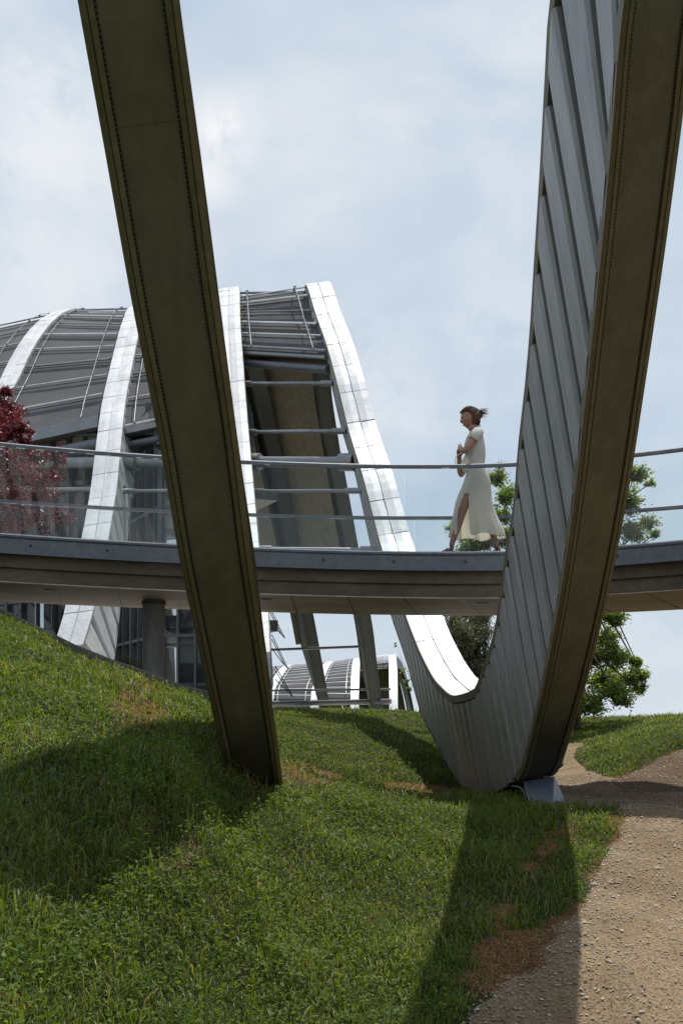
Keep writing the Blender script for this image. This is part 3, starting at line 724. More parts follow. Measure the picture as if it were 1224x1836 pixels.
# joints and slots of the underside
mb = MB()
for x in np.arange(-8, 6.6, .62):
    mb.bar(bpt(x, .16, -.491), bpt(x+.08, 2.2, -.491), .010, .005)
mb.build('joint', 'black', deck)
mb = MB()
for x in (-4.35, -3.1, -.82, 1.49, 3.9):
    mb = MB(); c = bpt(x, .62, -.492); mb.box(c, .13, .09, .012); mb.build('drain_slot', 'black', deck)
for k, x in enumerate(np.arange(-8.0, 6.6, 2.12)):
    x0 = x+.22; x1 = min(x0+2.105, 6.8)
    for s, zb, nm in ((.055, .01, 'near'), (3.33, .14, 'far')):
        mb = brun([(s, zb),(s+.014, zb),(s+.014,.945),(s,.945)], x0, x1, 10); mb.build('glass_panel', 'glass', bridge)
mb = brun([(.035,.945),(.035,.975),(.045,.985),(.085,.985),(.092,.975),(.092,.945)]); mb.build('handrail', 'steel', bridge)
mb = brun([(3.30,.945),(3.30,.985),(3.37,.985),(3.37,.945)]); mb.build('handrail', 'steel', bridge)
mb = MB(); c = P(275.5, 1080, 14.0); zt = 3.56-.49
rows = []
mb.tube([(c.x, c.y, 1.2), (c.x, c.y, zt+.02)], .132, 28); mb.build('pillar', 'concrete2', bridge)
mb = MB(); mb.tube([(c.x, c.y, zt-.03), (c.x, c.y, zt+.005)], .145, 28); mb.build('pillar_collar', 'concrete', bridge)

# ------------------------------------------------------------------ far building on the next rise
far = empty('distant_wave_building', (0, 95, 2))
tag(far, 'small distant building with white arches and grey louvred roof, seen under the footbridge', 'building')
FN = Vector((1, .05, .05)).normalized()
def farch(pts, hp):
    T_ = [P(*p) for p in pts]
    B_ = []
    for i, p in enumerate(T_):
        t = (T_[min(i+1, len(T_)-1)]-T_[max(i-1, 0)]).normalized(); B_.append(p-FN.cross(t).normalized()*hp)
    for i in range(1, len(B_)):
        if B_[i].y <= B_[i-1].y: B_[i].y = B_[i-1].y+.05
    for i in range(len(B_)): B_[i].y = max(B_[i].y, T_[0].y+.01*i)
    return Girder(T_, B_, -1, w=.5, wt=.66, dt=(T_[0].y+.05, T_[-1].y-.05), nv=FN)
FA = []
prof = [(0,1278,92), (1,1240,93.5), (2,1205,96), (3,1186,99), (4,1180,102.5), (5,1186,106), (6,1205,109), (7,1240,111.5), (8,1280,113)]
for xs_, dy in (((488,492,503,516,529,540,549,558,566),12), ((570,573,583,592,600,606,614,622,630),6), ((643,643,644,646,649,656,664,673,682),0), ((713,712.5,711.5,710,711,717,725,735,742),-6)):
    FA.append(farch([(x, y+dy if y < 1240 else y, d) for x, (_, y, d) in zip(xs_, prof)], 1.0))
for g in FA:
    mb = MB(); rows = []
    ds = np.linspace(g.d0, g.d1, 50)
    for d in ds:
        t = g.T(d); u = g.up(g.T, d); rows.append([t, t-g.n*.66, t-g.n*.66-u*1.1, t-u*1.1])
    mb.sweep(rows); ar = mb.build('arch', 'white', far)
    mb = MB(); rows = []
    for d in ds:
        t = g.T(d); u = g.up(g.T, d); rows.append([t+g.n*.02-u*.22, t-g.n*.2-u*.22, t-g.n*.2-u*1.14, t+g.n*.02-u*1.14])
    mb.sweep(rows); mb.build('arch_side', 'zincdark', ar)
def far_bay(L, Rg, tend, ext=0):
    f = lambda t, u, l=-.2: (lambda a, b: a.lerp(b, u))(L.right(frac(L.d0, L.d1, t))+Vector((0,0,l)), Rg.left(frac(Rg.d0, Rg.d1, t))+Vector((0,0,l)))
    mb = MB(); n = 16
    for i in range(n):
        t0 = frac(tend, .55, i/n); t1 = frac(tend, .55, (i+.85)/n); mb.face([f(t0,0,-.35), f(t0,1,-.35), f(t1,1,-.18), f(t1,0,-.18)])
    lo = mb.build('louvred_roof', 'louvre', far)
    mb = MB()
    for i in range(0, n+1, 1): mb.tube([f(frac(tend,.55,i/n),0,.0), f(frac(tend,.55,i/n),1,.0)], .045, 5)
    for u in (.1, .85): mb.tube([f(t, u, .05) for t in np.linspace(tend, .5, 12)], .03, 4)
    mb.build('roof_rail', 'bright', lo)
    mb = MB(); mb.grid([[f(t, u, -.5) for u in (0, 1)] for t in np.linspace(tend, .98, 16)], True); mb.build('ceiling', 'ceiling', far)
far_bay(FA[0], FA[1], .02); far_bay(FA[1], FA[2], .06); far_bay(FA[2], FA[3], .26)
ext = Girder([p for p in [P(440,1278,93),P(446,1230,95),P(470,1204,99),P(492,1196,103),P(512,1206,108),P(530,1278,113)]], [P(440,1300,93),P(446,1250,95),P(470,1224,99),P(492,1216,103),P(512,1226,108),P(530,1300,113)], -1, dt=(93,113), nv=FN)
far_bay(ext, FA[0], .02)
# ------------------------------------------------------------------ kerb on the crest of the left bank
mb = MB(); rows = []
kp = [(-260,1052,11.6),(-120,1088,11.9),(0,1126,12.1),(60,1150,12.15),(130,1182,12.2),(200,1207,12.2),(260,1229,12.2),(320,1252,12.2),(375,1276,12.2),(420,1294,12.2),(470,1318,12.3)]
for i, (x, y, d) in enumerate(kp):
    q = P(x, y, d); q.z = g1(q.x, q.y)+.15
    rows.append([q+Vector((0,-.05,-.25)), q+Vector((0,-.05,0)), q+Vector((0,.10,.012)), q+Vector((0,.10,-.25))])
mb.sweep(rows); kb = mb.build('kerb', 'kerb'); tag(kb, 'dark weathered stone kerb along the crest of the left grass bank', 'kerb')

# ------------------------------------------------------------------ plants
def rotmat(n, tilt):
    """n random frames; tilt = how far the leaf plane may lean"""
    a = rng.uniform(0, 2*np.pi, n); e = rng.uniform(-tilt, tilt, n)
    u = np.stack([np.cos(a)*np.cos(e), np.sin(a)*np.cos(e), np.sin(e)], -1)
    r = rng.normal(size=(n, 3)); r[:, 2] += 1.2
    v = np.cross(u, r); v /= np.linalg.norm(v, axis=1)[:, None]
    return u, v
def leaves(C, L, W, tilt=.9):
    """folded lens shaped leaves at the centres C: six points, four faces as two quads"""
    n = len(C); u, v = rotmat(n, tilt); w = np.cross(u, v)
    L = np.asarray(L).reshape(-1, 1); W = np.asarray(W).reshape(-1, 1)
    p = [C-u*L*.5, C-u*L*.1+v*W*.5+w*W*.15, C+u*L*.5-w*W*.2, C-u*L*.1-v*W*.5+w*W*.15, C*1.0+u*L*.02]
    V = np.stack([p[0], p[1], p[2], p[3]], 1).reshape(-1, 3)
    f = np.arange(n*4).reshape(n, 4)
    return V, f
def tree(name, label, cat, base, trunk_top, r0, clusters, nleaf, L, W, m, group=None, seed=1, bark='bark', spread=1.0, tilt=.9, twigs=4):
    root = empty(name, base); tag(root, label, cat, group)
    rs = np.random.default_rng(seed)
    base = Vector(base); top = Vector(trunk_top)
    mb = MB(); mb.tube([base-Vector((0,0,.3)), base.lerp(top, .4)+Vector((.05,.03,0)), base.lerp(top, .75)-Vector((.04,0,0)), top], [r0, r0*.8, r0*.55, r0*.3], 9)
    C = []
    for (c, r, wgt) in clusters:
        c = Vector(c); s = base.lerp(top, float(rs.uniform(.35, .95))); mid = s.lerp(c, .5)+Vector((0, 0, -.1*r))
        mb.tube([s, mid, c], [r0*.28, r0*.16, r0*.06], 6)
        nt_ = int(nleaf*wgt); sub = max(3, int(twigs+wgt*twigs))
        for k in range(sub):
            dv = rs.normal(size=3); dv /= np.linalg.norm(dv); dv[2] = dv[2]*.8+.15; e = c+Vector(dv)*r*float(rs.uniform(.45, 1.3))
            mb.tube([c.lerp(e, 0), c.lerp(e, .5)+Vector((0,0,-.03*r)), e], [r0*.06, r0*.045, r0*.02], 4)
            q = rs.uniform(.1, 1.1, (nt_//sub, 1)); base_ = np.array(c)*(1-q)+np.array(e)*q
            C.append(base_+rs.normal(size=base_.shape)*r*.17*spread)
    mb.build('trunk', bark, root)
    C = np.concatenate(C); V, f = leaves(C, rs.uniform(.7, 1.2, len(C))*L, rs.uniform(.7, 1.2, len(C))*W, tilt)
    fast('crown', V-np.array(base), f, m, root)
    return root
def cl(px, py, d, rp, wgt=1.0, jd=1.1):
    p = P(px, py, d+random.uniform(-jd, jd)*rp*d/F*2); return (p, rp*d/F, wgt)
D = 23.0
A = [cl(893,858,D,22,.5), cl(905,890,D,24,.7), cl(898,925,D,20,.5), cl(822,940,D,10,.2), cl(870,968,D,32,1.3), cl(842,982,D,26,1.0), cl(905,965,D,24,.9), cl(815,948,D,14,.3),
     cl(1138,850,D,22,.6), cl(1128,905,D,26,.8), cl(1165,868,D,9,.15), cl(1160,938,D,18,.4), cl(1130,955,D,26,.9), cl(1172,958,D,9,.15),
     cl(1000,880,D,40,1.5), cl(950,960,D,40,1.3), cl(1060,950,D,42,1.5), cl(1010,1010,D,45,1.5), cl(960,1060,D,50,1.5), cl(1040,1100,D,45,1.5),
     cl(1098,1112,D,20,.7), cl(1085,1145,D,22,.7), cl(1060,1175,D,34,1.6), cl(1105,1178,D,26,.9), cl(1140,1186,D,14,.4), cl(1130,1215,D,24,.9), cl(1152,1214,D,10,.3), cl(1085,1225,D,38,1.9), cl(1055,1262,D,30,1.6), cl(1108,1250,D,26,.9), cl(1145,1238,D,12,.3),
     cl(1000,1180,D,45,1.5), cl(1020,1250,D,38,1.3)]
b = P(1030, 1292, D); b.z = g1(b.x, b.y)
tree('leafy_tree', 'bright green leafy tree behind the right girder leg, its branches showing on both sides', 'tree', b, P(1020, 900, D), .13, A, 1500, .10, .036, 'leafA', seed=3, tilt=.8, spread=1.2, twigs=9)
D2 = 33.0
A = []
for i in range(40):
    A.append(cl(random.uniform(790, 905), random.uniform(1050, 1262), D2+random.uniform(-.8, .8), random.uniform(18, 30), 1.0))
b = P(853, 1296, D2); b.z = g1(b.x, b.y)
tree('willow_tree', 'dense grey-green willow seen through the girder trough', 'tree', b, P(850, 1080, D2), .16, A, 1500, .085, .028, 'leafB', seed=4, spread=1.4, tilt=1.3, twigs=6)
b = P(752, 1290, 27); b.z = g1(b.x, b.y)
tree('young_tree', 'few small leafy twigs peeping out beside the corrugated girder above the distant building', 'tree', b, P(745,1190,27), .03,
     [cl(722,1205,27,7,.35), cl(728,1222,27,7,.35), cl(734,1235,27,6,.3), cl(710,1158,27,4,.15), cl(745,1225,27,10,.5)], 90, .09, .04, 'leafA', seed=9)
# red maple
DM = 18.5; A = []
for (x, y, r, w) in ((-30,760,60,2.2),(-5,725,28,1.1),(15,745,24,1.0),(34,768,20,.8),(5,780,34,1.3),(44,792,16,.6),(54,776,9,.25),(10,703,12,.4),(-45,700,34,1.0),
                     (20,830,46,1.6),(70,820,30,.8),(105,822,20,.5),(60,860,40,1.0),(95,855,20,.4),(20,890,44,1.1),(75,895,28,.6),(100,925,24,.5),(60,935,30,.6),(120,935,12,.25),(15,940,40,.7),(-60,850,80,2.5),(-90,780,80,2.5)):
    A.append(cl(x, y, DM, r, w))
b = P(-35, 1180, DM); b.z = g1(b.x, b.y)
tree('red_maple', 'dark red japanese maple behind the glass parapet at the left edge', 'tree', b, P(-20,790,DM), .07, A, 1000, .075, .030, 'leafR', seed=6, spread=1.0, tilt=1.0, twigs=7)

# pale paving round the far vaults, unseen and added to bounce light onto the ceilings
ax = np.arange(-24, 3.6, .6); ay = np.arange(13.5, 62, .6); PX, PY = np.meshgrid(ax, ay); PZ = gz(PX, PY)+.03
keepc = (CX+PX/PY*F < 470) | (PY > 30)
cellp = keepc[:-1,:-1] & keepc[1:,1:] & keepc[:-1,1:] & keepc[1:,:-1]
py_n, px_n = PX.shape; idp = np.arange(px_n*py_n).reshape(py_n, px_n)
fp = np.stack([idp[:-1,:-1], idp[:-1,1:], idp[1:,1:], idp[1:,:-1]], -1)[cellp]
tag(fast('added_bounce_sheet', np.stack([PX, PY, PZ], -1).reshape(-1, 3), fp, 'bounce_sheet'), kind='structure')
# ---- weeds behind the kerb
def clump(name, label, cat, px, py, d, w, h, n, L, W, m, seed, group=None):
    p = P(px, py, d); z = g1(p.x, p.y); root = empty(name, (p.x, p.y, z)); tag(root, label, cat, group)
    rs = np.random.default_rng(seed); C = []; mb = MB()
    for k in range(n):
        bx = float(rs.normal())*w*.5; by = float(rs.normal())*w*.3; hh = h*float(rs.uniform(.5, 1))
        q = Vector((p.x+bx, p.y+by, g1(p.x+bx, p.y+by))); e = q+Vector((float(rs.normal())*.25*hh, float(rs.normal())*.25*hh, hh))
        mb.tube([q, q.lerp(e, .5)+Vector((0,0,.05*hh)), e], [.005, .004, .002], 4)
        for t in np.linspace(.2, 1, 9): C.append(np.array(q.lerp(e, float(t)))+rs.normal(size=3)*L*.45)
    mb.build('stem', 'grass', root); C = np.array(C); V, f = leaves(C, rs.uniform(.6, 1.2, len(C))*L, rs.uniform(.6, 1.2, len(C))*W, .6)
    fast('leaf', V-np.array((p.x, p.y, z)), f, m, root)
clump('weed_clump', 'leafy green weeds growing behind the kerb at the left edge', 'weeds', 22, 1118, 12.6, .5, .16, 46, .05, .026, 'clover', 21)
clump('weed_clump', 'low weeds trailing over the kerb beside the silver girder', 'weeds', 78, 1146, 12.6, .22, .09, 18, .04, .022, 'clover', 22)
clump('ornamental_grass', 'tuft of arching grass between the kerb and the concrete pillar', 'grass tuft', 232, 1195, 14.5, .25, .30, 26, .10, .008, 'grass', 23)
h = hit(250, 1560)
def stalk():
    root = empty('tall_weed', h); tag(root, 'single tall weed with narrow upright leaves beside the ochre patch on the bank', 'weed')
    mb = MB(); top = h+Vector((.01, 0, .30)); mb.tube([h, h.lerp(top, .5)+Vector((.008,0,0)), top], [.004,.003,.0015], 5); mb.build('stem', 'clover', root)
    mb = MB()
    for i in range(11):
        t = .15+.08*i; q = h.lerp(top, t); a = i*2.4; L = .075*(1.15-t*.6); u = Vector((math.cos(a), math.sin(a), .45)).normalized(); v = u.cross(Vector((0,0,1))).normalized()*.010
        mb.face([q, q+u*L*.5+v, q+u*L-Vector((0,0,.012)), q+u*L*.5-v])
    mb.build('leaf', 'clover', root)
stalk()

# ---- grass: blades rooted in the terrain, thinned on bare ground
def sample(n, d0, d1, p0, p1, power):
    u = rng.uniform(size=n)
    d = (d0**power+u*(d1**power-d0**power))**(1/power)
    px = rng.uniform(p0, p1, n); return (px-CX)*d/F, d
def grow(n, d0, d1):
    X, Y = sample(n, d0, d1, -330, 1520, .75)
    ok = (Y > 4.6) | (X < .6); X = X[ok]; Y = Y[ok]
    m = int(n*.2); X = np.concatenate([X, rng.uniform(-6.5, -.5, m)]); Y = np.concatenate([Y, rng.uniform(1.8, 7.5, m)]); ok = np.ones(len(X), bool); ok[-m:] = X[-m:]/Y[-m:]*F+CX < -300
    X = X[ok]; Y = Y[ok]; n = len(X)
    Z = gz(X, Y); path_, bare_ = masks(X, Y, Z, 9)
    patch = .5+.5*np.sin(X*2.3+1.7*np.sin(Y*1.9))*np.sin(Y*2.7+1.3*np.sin(X*2.1))
    keep = (~path_) & (rng.uniform(size=n) > bare_*.93) & (rng.uniform(size=n) < .62+.38*patch)
    edge = path_ & (rng.uniform(size=n) < .0008); keep |= edge
    pxx = CX+X/Y*F; keep &= ~((pxx < 480) & (Y > 12.0))
    return X[keep], Y[keep], Z[keep], patch[keep]
X, Y, Z, pt_ = grow(640000, 2.7, 30)
n = len(X)
hgt = rng.lognormal(-2.9, .42, n)*(.65+.6*pt_)*np.where(Y > 15, .8, 1.0); hgt = np.clip(hgt, .02, .17)
wd = .0022*(Y/6)**.75*rng.uniform(.7, 1.4, n)+.0012
lean_a = rng.uniform(0, 2*np.pi, n)+.5*np.sin(X*3)*np.cos(Y*2.5); lean = rng.uniform(.15, 1.15, n)
dx = np.cos(lean_a); dy = np.sin(lean_a)
sx = -dy*wd; sy = dx*wd
base = np.stack([X, Y, Z-.004], -1); D_ = np.stack([dx, dy, np.zeros(n)], -1); S_ = np.stack([sx, sy, np.zeros(n)], -1); U_ = np.array([0, 0, 1.0])
H_ = hgt[:, None]; l_ = lean[:, None]
p1 = base+U_*H_*.5+D_*H_*l_*.18; p2 = base+U_*H_*(.95-.28*l_)+D_*H_*l_*.62; p3 = base+U_*H_*(1.02-.45*l_)+D_*H_*l_*1.05
V = np.stack([base-S_, base+S_, p1-S_*.9, p1+S_*.9, p2-S_*.55, p2+S_*.55, p3], 1).reshape(-1, 3)
o = (np.arange(n)*7)[:, None]
tri = np.concatenate([o+np.array([[0,1,3]]), o+np.array([[0,3,2]]), o+np.array([[2,3,5]]), o+np.array([[2,5,4]]), o+np.array([[4,5,6]])], 0)
gr = fast('grass', V, tri, 'grass'); tag(gr, 'long green grass covering the banks and the hollow', 'grass', kind='stuff')
# dry fibre of the erosion mat showing on the bare patches and along the path's edge
X, Y = sample(260000, 3.2, 16, -100, 1300, 1.0); Z = gz(X, Y); path_, bare_ = masks(X, Y, Z, 10)
keep = (~path_) & (rng.uniform(size=len(X)) < bare_*.95); X, Y, Z = X[keep], Y[keep], Z[keep]; n = len(X)
a_ = rng.uniform(0, 2*np.pi, n); L_ = rng.uniform(.012, .045, n)*.5; W_ = rng.uniform(.0012, .0028, n)
ux = np.cos(a_)*L_; uy = np.sin(a_)*L_; vx = -np.sin(a_)*W_; vy = np.cos(a_)*W_; z0 = Z+rng.uniform(.002, .016, n); dz = rng.uniform(-.008, .012, n)
V = np.stack([np.stack([X-ux-vx, Y-uy-vy, z0-dz], -1), np.stack([X+ux-vx, Y+uy-vy, z0+dz], -1), np.stack([X+ux+vx, Y+uy+vy, z0+dz+.001], -1), np.stack([X-ux+vx, Y-uy+vy, z0-dz+.001], -1)], 1).reshape(-1, 3)
st_ = fast('dry_fibre', V, np.arange(n*4).reshape(n, 4), 'straw'); tag(st_, 'ochre dry fibre lying on the bare patches of the bank and beside the path', 'dry grass', kind='stuff')
# broad leaves among the grass (clover, ground elder)
nq = 15000
X, Y, Z, pt_ = grow(int(nq*2.3), 2.7, 17)
cl_mask = (np.sin(X*1.7+2)+np.sin(Y*1.3+X)+rng.normal(size=len(X))*.9 > .1); pxc, pyc = proj(X, Y, Z); cl_mask |= inpoly(pxc, pyc, [(270,1500),(400,1400),(560,1380),(620,1480),(420,1600),(60,1836),(0,1836),(0,1750),(150,1620)]); X = X[cl_mask]; Y = Y[cl_mask]; Z = Z[cl_mask]
C = []; 
for k in range(5):
    C.append(np.stack([X+rng.normal(size=len(X))*.020, Y+rng.normal(size=len(X))*.020, Z+.035+rng.uniform(0, .075, len(X))], -1))
C = np.concatenate(C); V, f = leaves(C, rng.uniform(.018, .040, len(C)), rng.uniform(.010, .020, len(C)), .45)
cv = fast('clover', V, f, 'clover'); tag(cv, 'clover and small broad-leaved weeds mixed into the grass', 'ground cover', kind='stuff')
# pebbles
def peb():
    n = 110000; X, Y = sample(n, 4.6, 16, 720, 1500, 1.0)
    ix = np.clip(((X-xs2[0])/.035).round().astype(int), 0, len(xs2)-1); iy = np.clip(np.searchsorted(ys2, Y), 0, len(ys2)-1); Z = np.maximum(gz(X, Y), PZ_[iy, ix]); p_, _ = masks(X, Y, Z)
    px, py = proj(X, Y, Z); left = np.interp(py, [1450,1500,1600,1660,1740,1836,2300], [1110,1105,1052,1003,950,830,680])
    near = np.exp(-np.maximum(px-left, 0)/110.)
    keep = p_ & (rng.uniform(size=n) < .22+.78*near); X, Y, Z = X[keep], Y[keep], Z[keep]; n = len(X)
    r = np.clip(rng.lognormal(-5.15, .5, n), .0035, .030)
    oct_ = np.array([[1,0,0],[.3,.8,.1],[-.7,.5,0],[-.9,-.3,0],[-.1,-.9,0],[.7,-.6,.05],[.2,.1,.62],[-.2,0,.58]])
    a = rng.uniform(0, 2*np.pi, n); ca, sa = np.cos(a), np.sin(a); sq = rng.uniform(.55, 1, n); j = rng.uniform(.8, 1.2, (n, 8, 1))
    O = oct_[None]*j; x = O[..., 0]; y = O[..., 1]*sq[:, None]
    V = np.stack([X[:, None]+(x*ca[:, None]-y*sa[:, None])*r[:, None], Y[:, None]+(x*sa[:, None]+y*ca[:, None])*r[:, None], Z[:, None]+.004+O[..., 2]*r[:, None]*rng.uniform(.6, 1.2, n)[:, None]], -1).reshape(-1, 3)
    ft = np.array([[0,1,6],[1,2,6],[2,7,6],[2,3,7],[3,4,7],[4,5,7],[5,6,7],[5,0,6]])
    f = ((np.arange(n)*8)[:, None, None]+ft[None]).reshape(-1, 3)
    g = fast('gravel', V, f, 'stone'); tag(g, 'loose pale gravel scattered over the dirt path', 'gravel', kind='stuff')
peb()

# ------------------------------------------------------------------ person
def person():
    K = .00113
    ox = (640/5.564+740); base = P(ox, 990, 13.25); base.z = 3.53-.026*base.x+.055
    root = empty('person', base)
    tag(root, 'woman in a long white dress, hair pinned up, arms folded, walking left on the footbridge', 'person')
    def q(cx, cy, lat=0.0): return Vector(((cx-640)*K, lat, (1607-cy)*K))      # local: -x is forward, -y is the viewer's side
    # body: one skinned skeleton
    J = {'pelvis': (q(648,850), .105), 'waist': (q(628,730), .095), 'chest': (q(625,560), .11), 'ucs': (q(630,440), .095), 'neck0': (q(618,385), .060), 'neck': (q(590,345), .056), 'skull': (q(572,300), .055),
         'hipL': (q(630,900,-.085), .085), 'thL': (q(560,1040,-.085), .075), 'knL': (q(492,1180,-.075), .052), 'caL': (q(455,1300,-.07), .050), 'anL': (q(378,1535,-.06), .031), 'heL': (q(385,1580,-.06), .030), 'baL': (q(325,1592,-.06), .027), 'toL': (q(292,1600,-.06), .015),
         'hipR': (q(665,900,.085), .085), 'thR': (q(700,1050,.085), .075), 'knR': (q(735,1200,.08), .052), 'caR': (q(790,1330,.075), .050), 'anR': (q(838,1525,.07), .031), 'heR': (q(872,1570,.07), .030), 'baR': (q(815,1590,.07), .027), 'toR': (q(778,1600,.07), .015),
         'shL': (q(632,432,-.145), .052), 'elL': (q(500,628,-.215), .040), 'foL': (q(470,600,-.14), .036), 'wrL': (q(462,560,-.07), .026),
         'shR': (q(632,432,.145), .052), 'elR': (q(500,800,.20), .040), 'foR': (q(482,740,.17), .036), 'wrR': (q(468,640,.10), .026)}
    E = [('pelvis','waist'),('waist','chest'),('chest','ucs'),('ucs','neck0'),('neck0','neck'),('neck','skull'),('pelvis','hipL'),('hipL','thL'),('thL','knL'),('knL','caL'),('caL','anL'),('anL','heL'),('heL','baL'),('baL','toL'),
         ('pelvis','hipR'),('hipR','thR'),('thR','knR'),('knR','caR'),('caR','anR'),('anR','heR'),('heR','baR'),('baR','toR'),('ucs','shL'),('shL','elL'),('elL','foL'),('foL','wrL'),('ucs','shR'),('shR','elR'),('elR','foR'),('foR','wrR')]
    # hands: palm and five fingers each, wrapped round the opposite arm
    def hand(w, pref, fwd, side, curl):
        W = J[w][0]; fwd = fwd.normalized(); side = side.normalized(); curl = curl.normalized()
        J[pref+'p'] = (W+fwd*.045, .024); E.append((w, pref+'p'))
        for i, (o, L) in enumerate(((-.028,.062),(-.010,.072),(.009,.068),(.026,.054))):
            a = W+fwd*.078+side*o; J[pref+'a%d'%i] = (a, .0105); J[pref+'b%d'%i] = (a+fwd*L*.5+curl*L*.12, .009); J[pref+'c%d'%i] = (a+fwd*L*.78+curl*L*.5, .007)
            E.append((pref+'p', pref+'a%d'%i)); E.append((pref+'a%d'%i, pref+'b%d'%i)); E.append((pref+'b%d'%i, pref+'c%d'%i))
        t = W+fwd*.03-side*.030+curl*.01; J[pref+'t0'] = (t, .011); J[pref+'t1'] = (t+fwd*.03-side*.018+curl*.012, .010); J[pref+'t2'] = (t+fwd*.052-side*.016+curl*.026, .008)
        E.append((pref+'p', pref+'t0')); E.append((pref+'t0', pref+'t1')); E.append((pref+'t1', pref+'t2'))
    hand('wrL', 'L', Vector((.02, .9, .35)), Vector((-.2,-.3,1)), Vector((.8,.1,-.3)))
    hand('wrR', 'R', Vector((-.1,-.55,.85)), Vector((-.7,-.5,-.4)), Vector((.7,-.6,.1)))
    names = list(J); ix = {k: i for i, k in enumerate(names)}
    me = bpy.data.meshes.new('body'); me.from_pydata([tuple(J[k][0]) for k in names], [(ix[a], ix[b]) for a, b in E], [])
    ob = bpy.data.objects.new('body', me); COL.objects.link(ob); ob.parent = root
    sk = ob.modifiers.new('skin', 'SKIN'); sk.use_smooth_shade = True
    if not me.skin_vertices: me.skin_vertices.new()
    for i, k in enumerate(names):
        me.skin_vertices[0].data[i].radius = (J[k][1], J[k][1]); me.skin_vertices[0].data[i].use_root = (k == 'pelvis')
    su = ob.modifiers.new('sub', 'SUBSURF'); su.levels = 2; su.render_levels = 2
    # bake the skinned body and join the sculpted head to it as one surface
    dg = bpy.context.evaluated_depsgraph_get(); ev = ob.evaluated_get(dg); bm_ = bpy.data.meshes.new_from_object(ev)
    bv = [v.co.copy() for v in bm_.vertices]; bf = [tuple(p.vertices) for p in bm_.polygons]
    ob.modifiers.clear()
    # head: a shaped sphere in profile coordinates
    hv = []; hf = []; nu, nvv = 40, 28
    hc = q(568, 256); pitch = .20
    def shape(a, b):      # a longitude with 0 = face, b latitude
        x = math.cos(b)*math.cos(a); y = math.cos(b)*math.sin(a); z = math.sin(b)
        rx = .101 if x > 0 else .106; p = Vector((x*rx, y*.079, z*.122))
        if z < 0: p.y *= 1-.30*(-z)**1.4; p.x *= (1-.10*(-z)) if x > 0 else (1-.42*(-z))
        f = max(0, x)
        g_ = lambda a0, b0, sa, sb: math.exp(-((a-a0)/sa)**2-((b-b0)/sb)**2)
        if x > 0:
            p.x += .017*g_(0,-.20,.15,.15)+.009*g_(0,-.05,.11,.16)                 # nose
            p.x += .009*g_(0,-.58,.26,.09)-.004*g_(0,-.66,.3,.03)+.006*g_(0,-.74,.22,.07)  # lips
            p.x += .010*g_(0,-1.02,.30,.16)                                           # chin
            p.x -= .011*(g_(.38,.10,.17,.12)+g_(-.38,.10,.17,.12))                 # eye sockets
            p.x += .005*(g_(.35,.27,.25,.08)+g_(-.35,.27,.25,.08))                 # brow
        return p
    def place(p):
        # face forward is -x, nodding down by pitch
        x, z = p.x, p.z
        return Vector((-(x*math.cos(pitch)+z*math.sin(pitch)), p.y, z*math.cos(pitch)-x*math.sin(pitch)))+hc
    for j in range(nvv+1):
        b = -math.pi/2+math.pi*j/nvv
        for i in range(nu):
            a = -math.pi+2*math.pi*i/nu; hv.append(place(shape(a, b)))
    for j in range(nvv):
        for i in range(nu):
            k = (i+1) % nu; hf.append((j*nu+i, j*nu+k, (j+1)*nu+k, (j+1)*nu+i))
    for s in (-1, 1):   # ears
        o = len(hv); ec = Vector((-.004, s*.078, -.005))
        for j in range(7):
            for i in range(10):
                th = 2*math.pi*i/10; ph = -math.pi/2+math.pi*j/6
                hv.append(place(ec+Vector((math.cos(ph)*math.cos(th)*.017, s*abs(math.sin(ph))*.0+math.sin(th)*math.cos(ph)*.009, math.sin(ph)*.031))))
        for j in range(6):
            for i in range(10): hf.append((o+j*10+i, o+j*10+(i+1) % 10, o+(j+1)*10+(i+1) % 10, o+(j+1)*10+i))
    o = len(bv); me2 = bpy.data.meshes.new('body'); me2.from_pydata([tuple(v) for v in bv+hv], [], bf+[tuple(o+k for k in f) for f in hf]); me2.update()
    me2.polygons.foreach_set('use_smooth', np.ones(len(me2.polygons), bool)); me2.materials.append(M['skin']); ob.data = me2
    def addp(mb, name, m):
        me = bpy.data.meshes.new(name); me.from_pydata(mb.v, [], mb.f); me.update(); me.polygons.foreach_set('use_smooth', np.ones(len(me.polygons), bool)); me.materials.append(M[m])
        o_ = bpy.data.objects.new(name, me); COL.objects.link(o_); o_.parent = root; return o_
    def ell(mb, c, rx, ry, rz, n=12, m_=8, rot=place, c_is_head=True):
        rows = []
        for j in range(m_+1):
            b = -math.pi/2+math.pi*j/m_; rows.append([ (rot(Vector((c[0]+rx*math.cos(b)*math.cos(2*math.pi*i/n), c[1]+ry*math.cos(b)*math.sin(2*math.pi*i/n), c[2]+rz*math.sin(b)))) if rot else Vector((c[0]+rx*math.cos(b)*math.cos(2*math.pi*i/n), c[1]+ry*math.cos(b)*math.sin(2*math.pi*i/n), c[2]+rz*math.sin(b)))) for i in range(n)])
        mb.grid(rows, True, True)
    mb = MB()
    for s in (-1, 1): ell(mb, (.087, s*.032, .012), .007, .013, .005, 10, 6)
    addp(mb, 'eye', 'eye')
    mb = MB(); ell(mb, (.090, 0, -.068), .008, .018, .005, 10, 6); addp(mb, 'lips', 'lips')
    mb = MB()
    for s in (-1, 1): ell(mb, (.092, s*.033, .034), .006, .020, .003, 10, 6)
    addp(mb, 'eyebrow', 'hair')
    # hair: swept back cap, bun and loose strands
    mb = MB(); rows = []
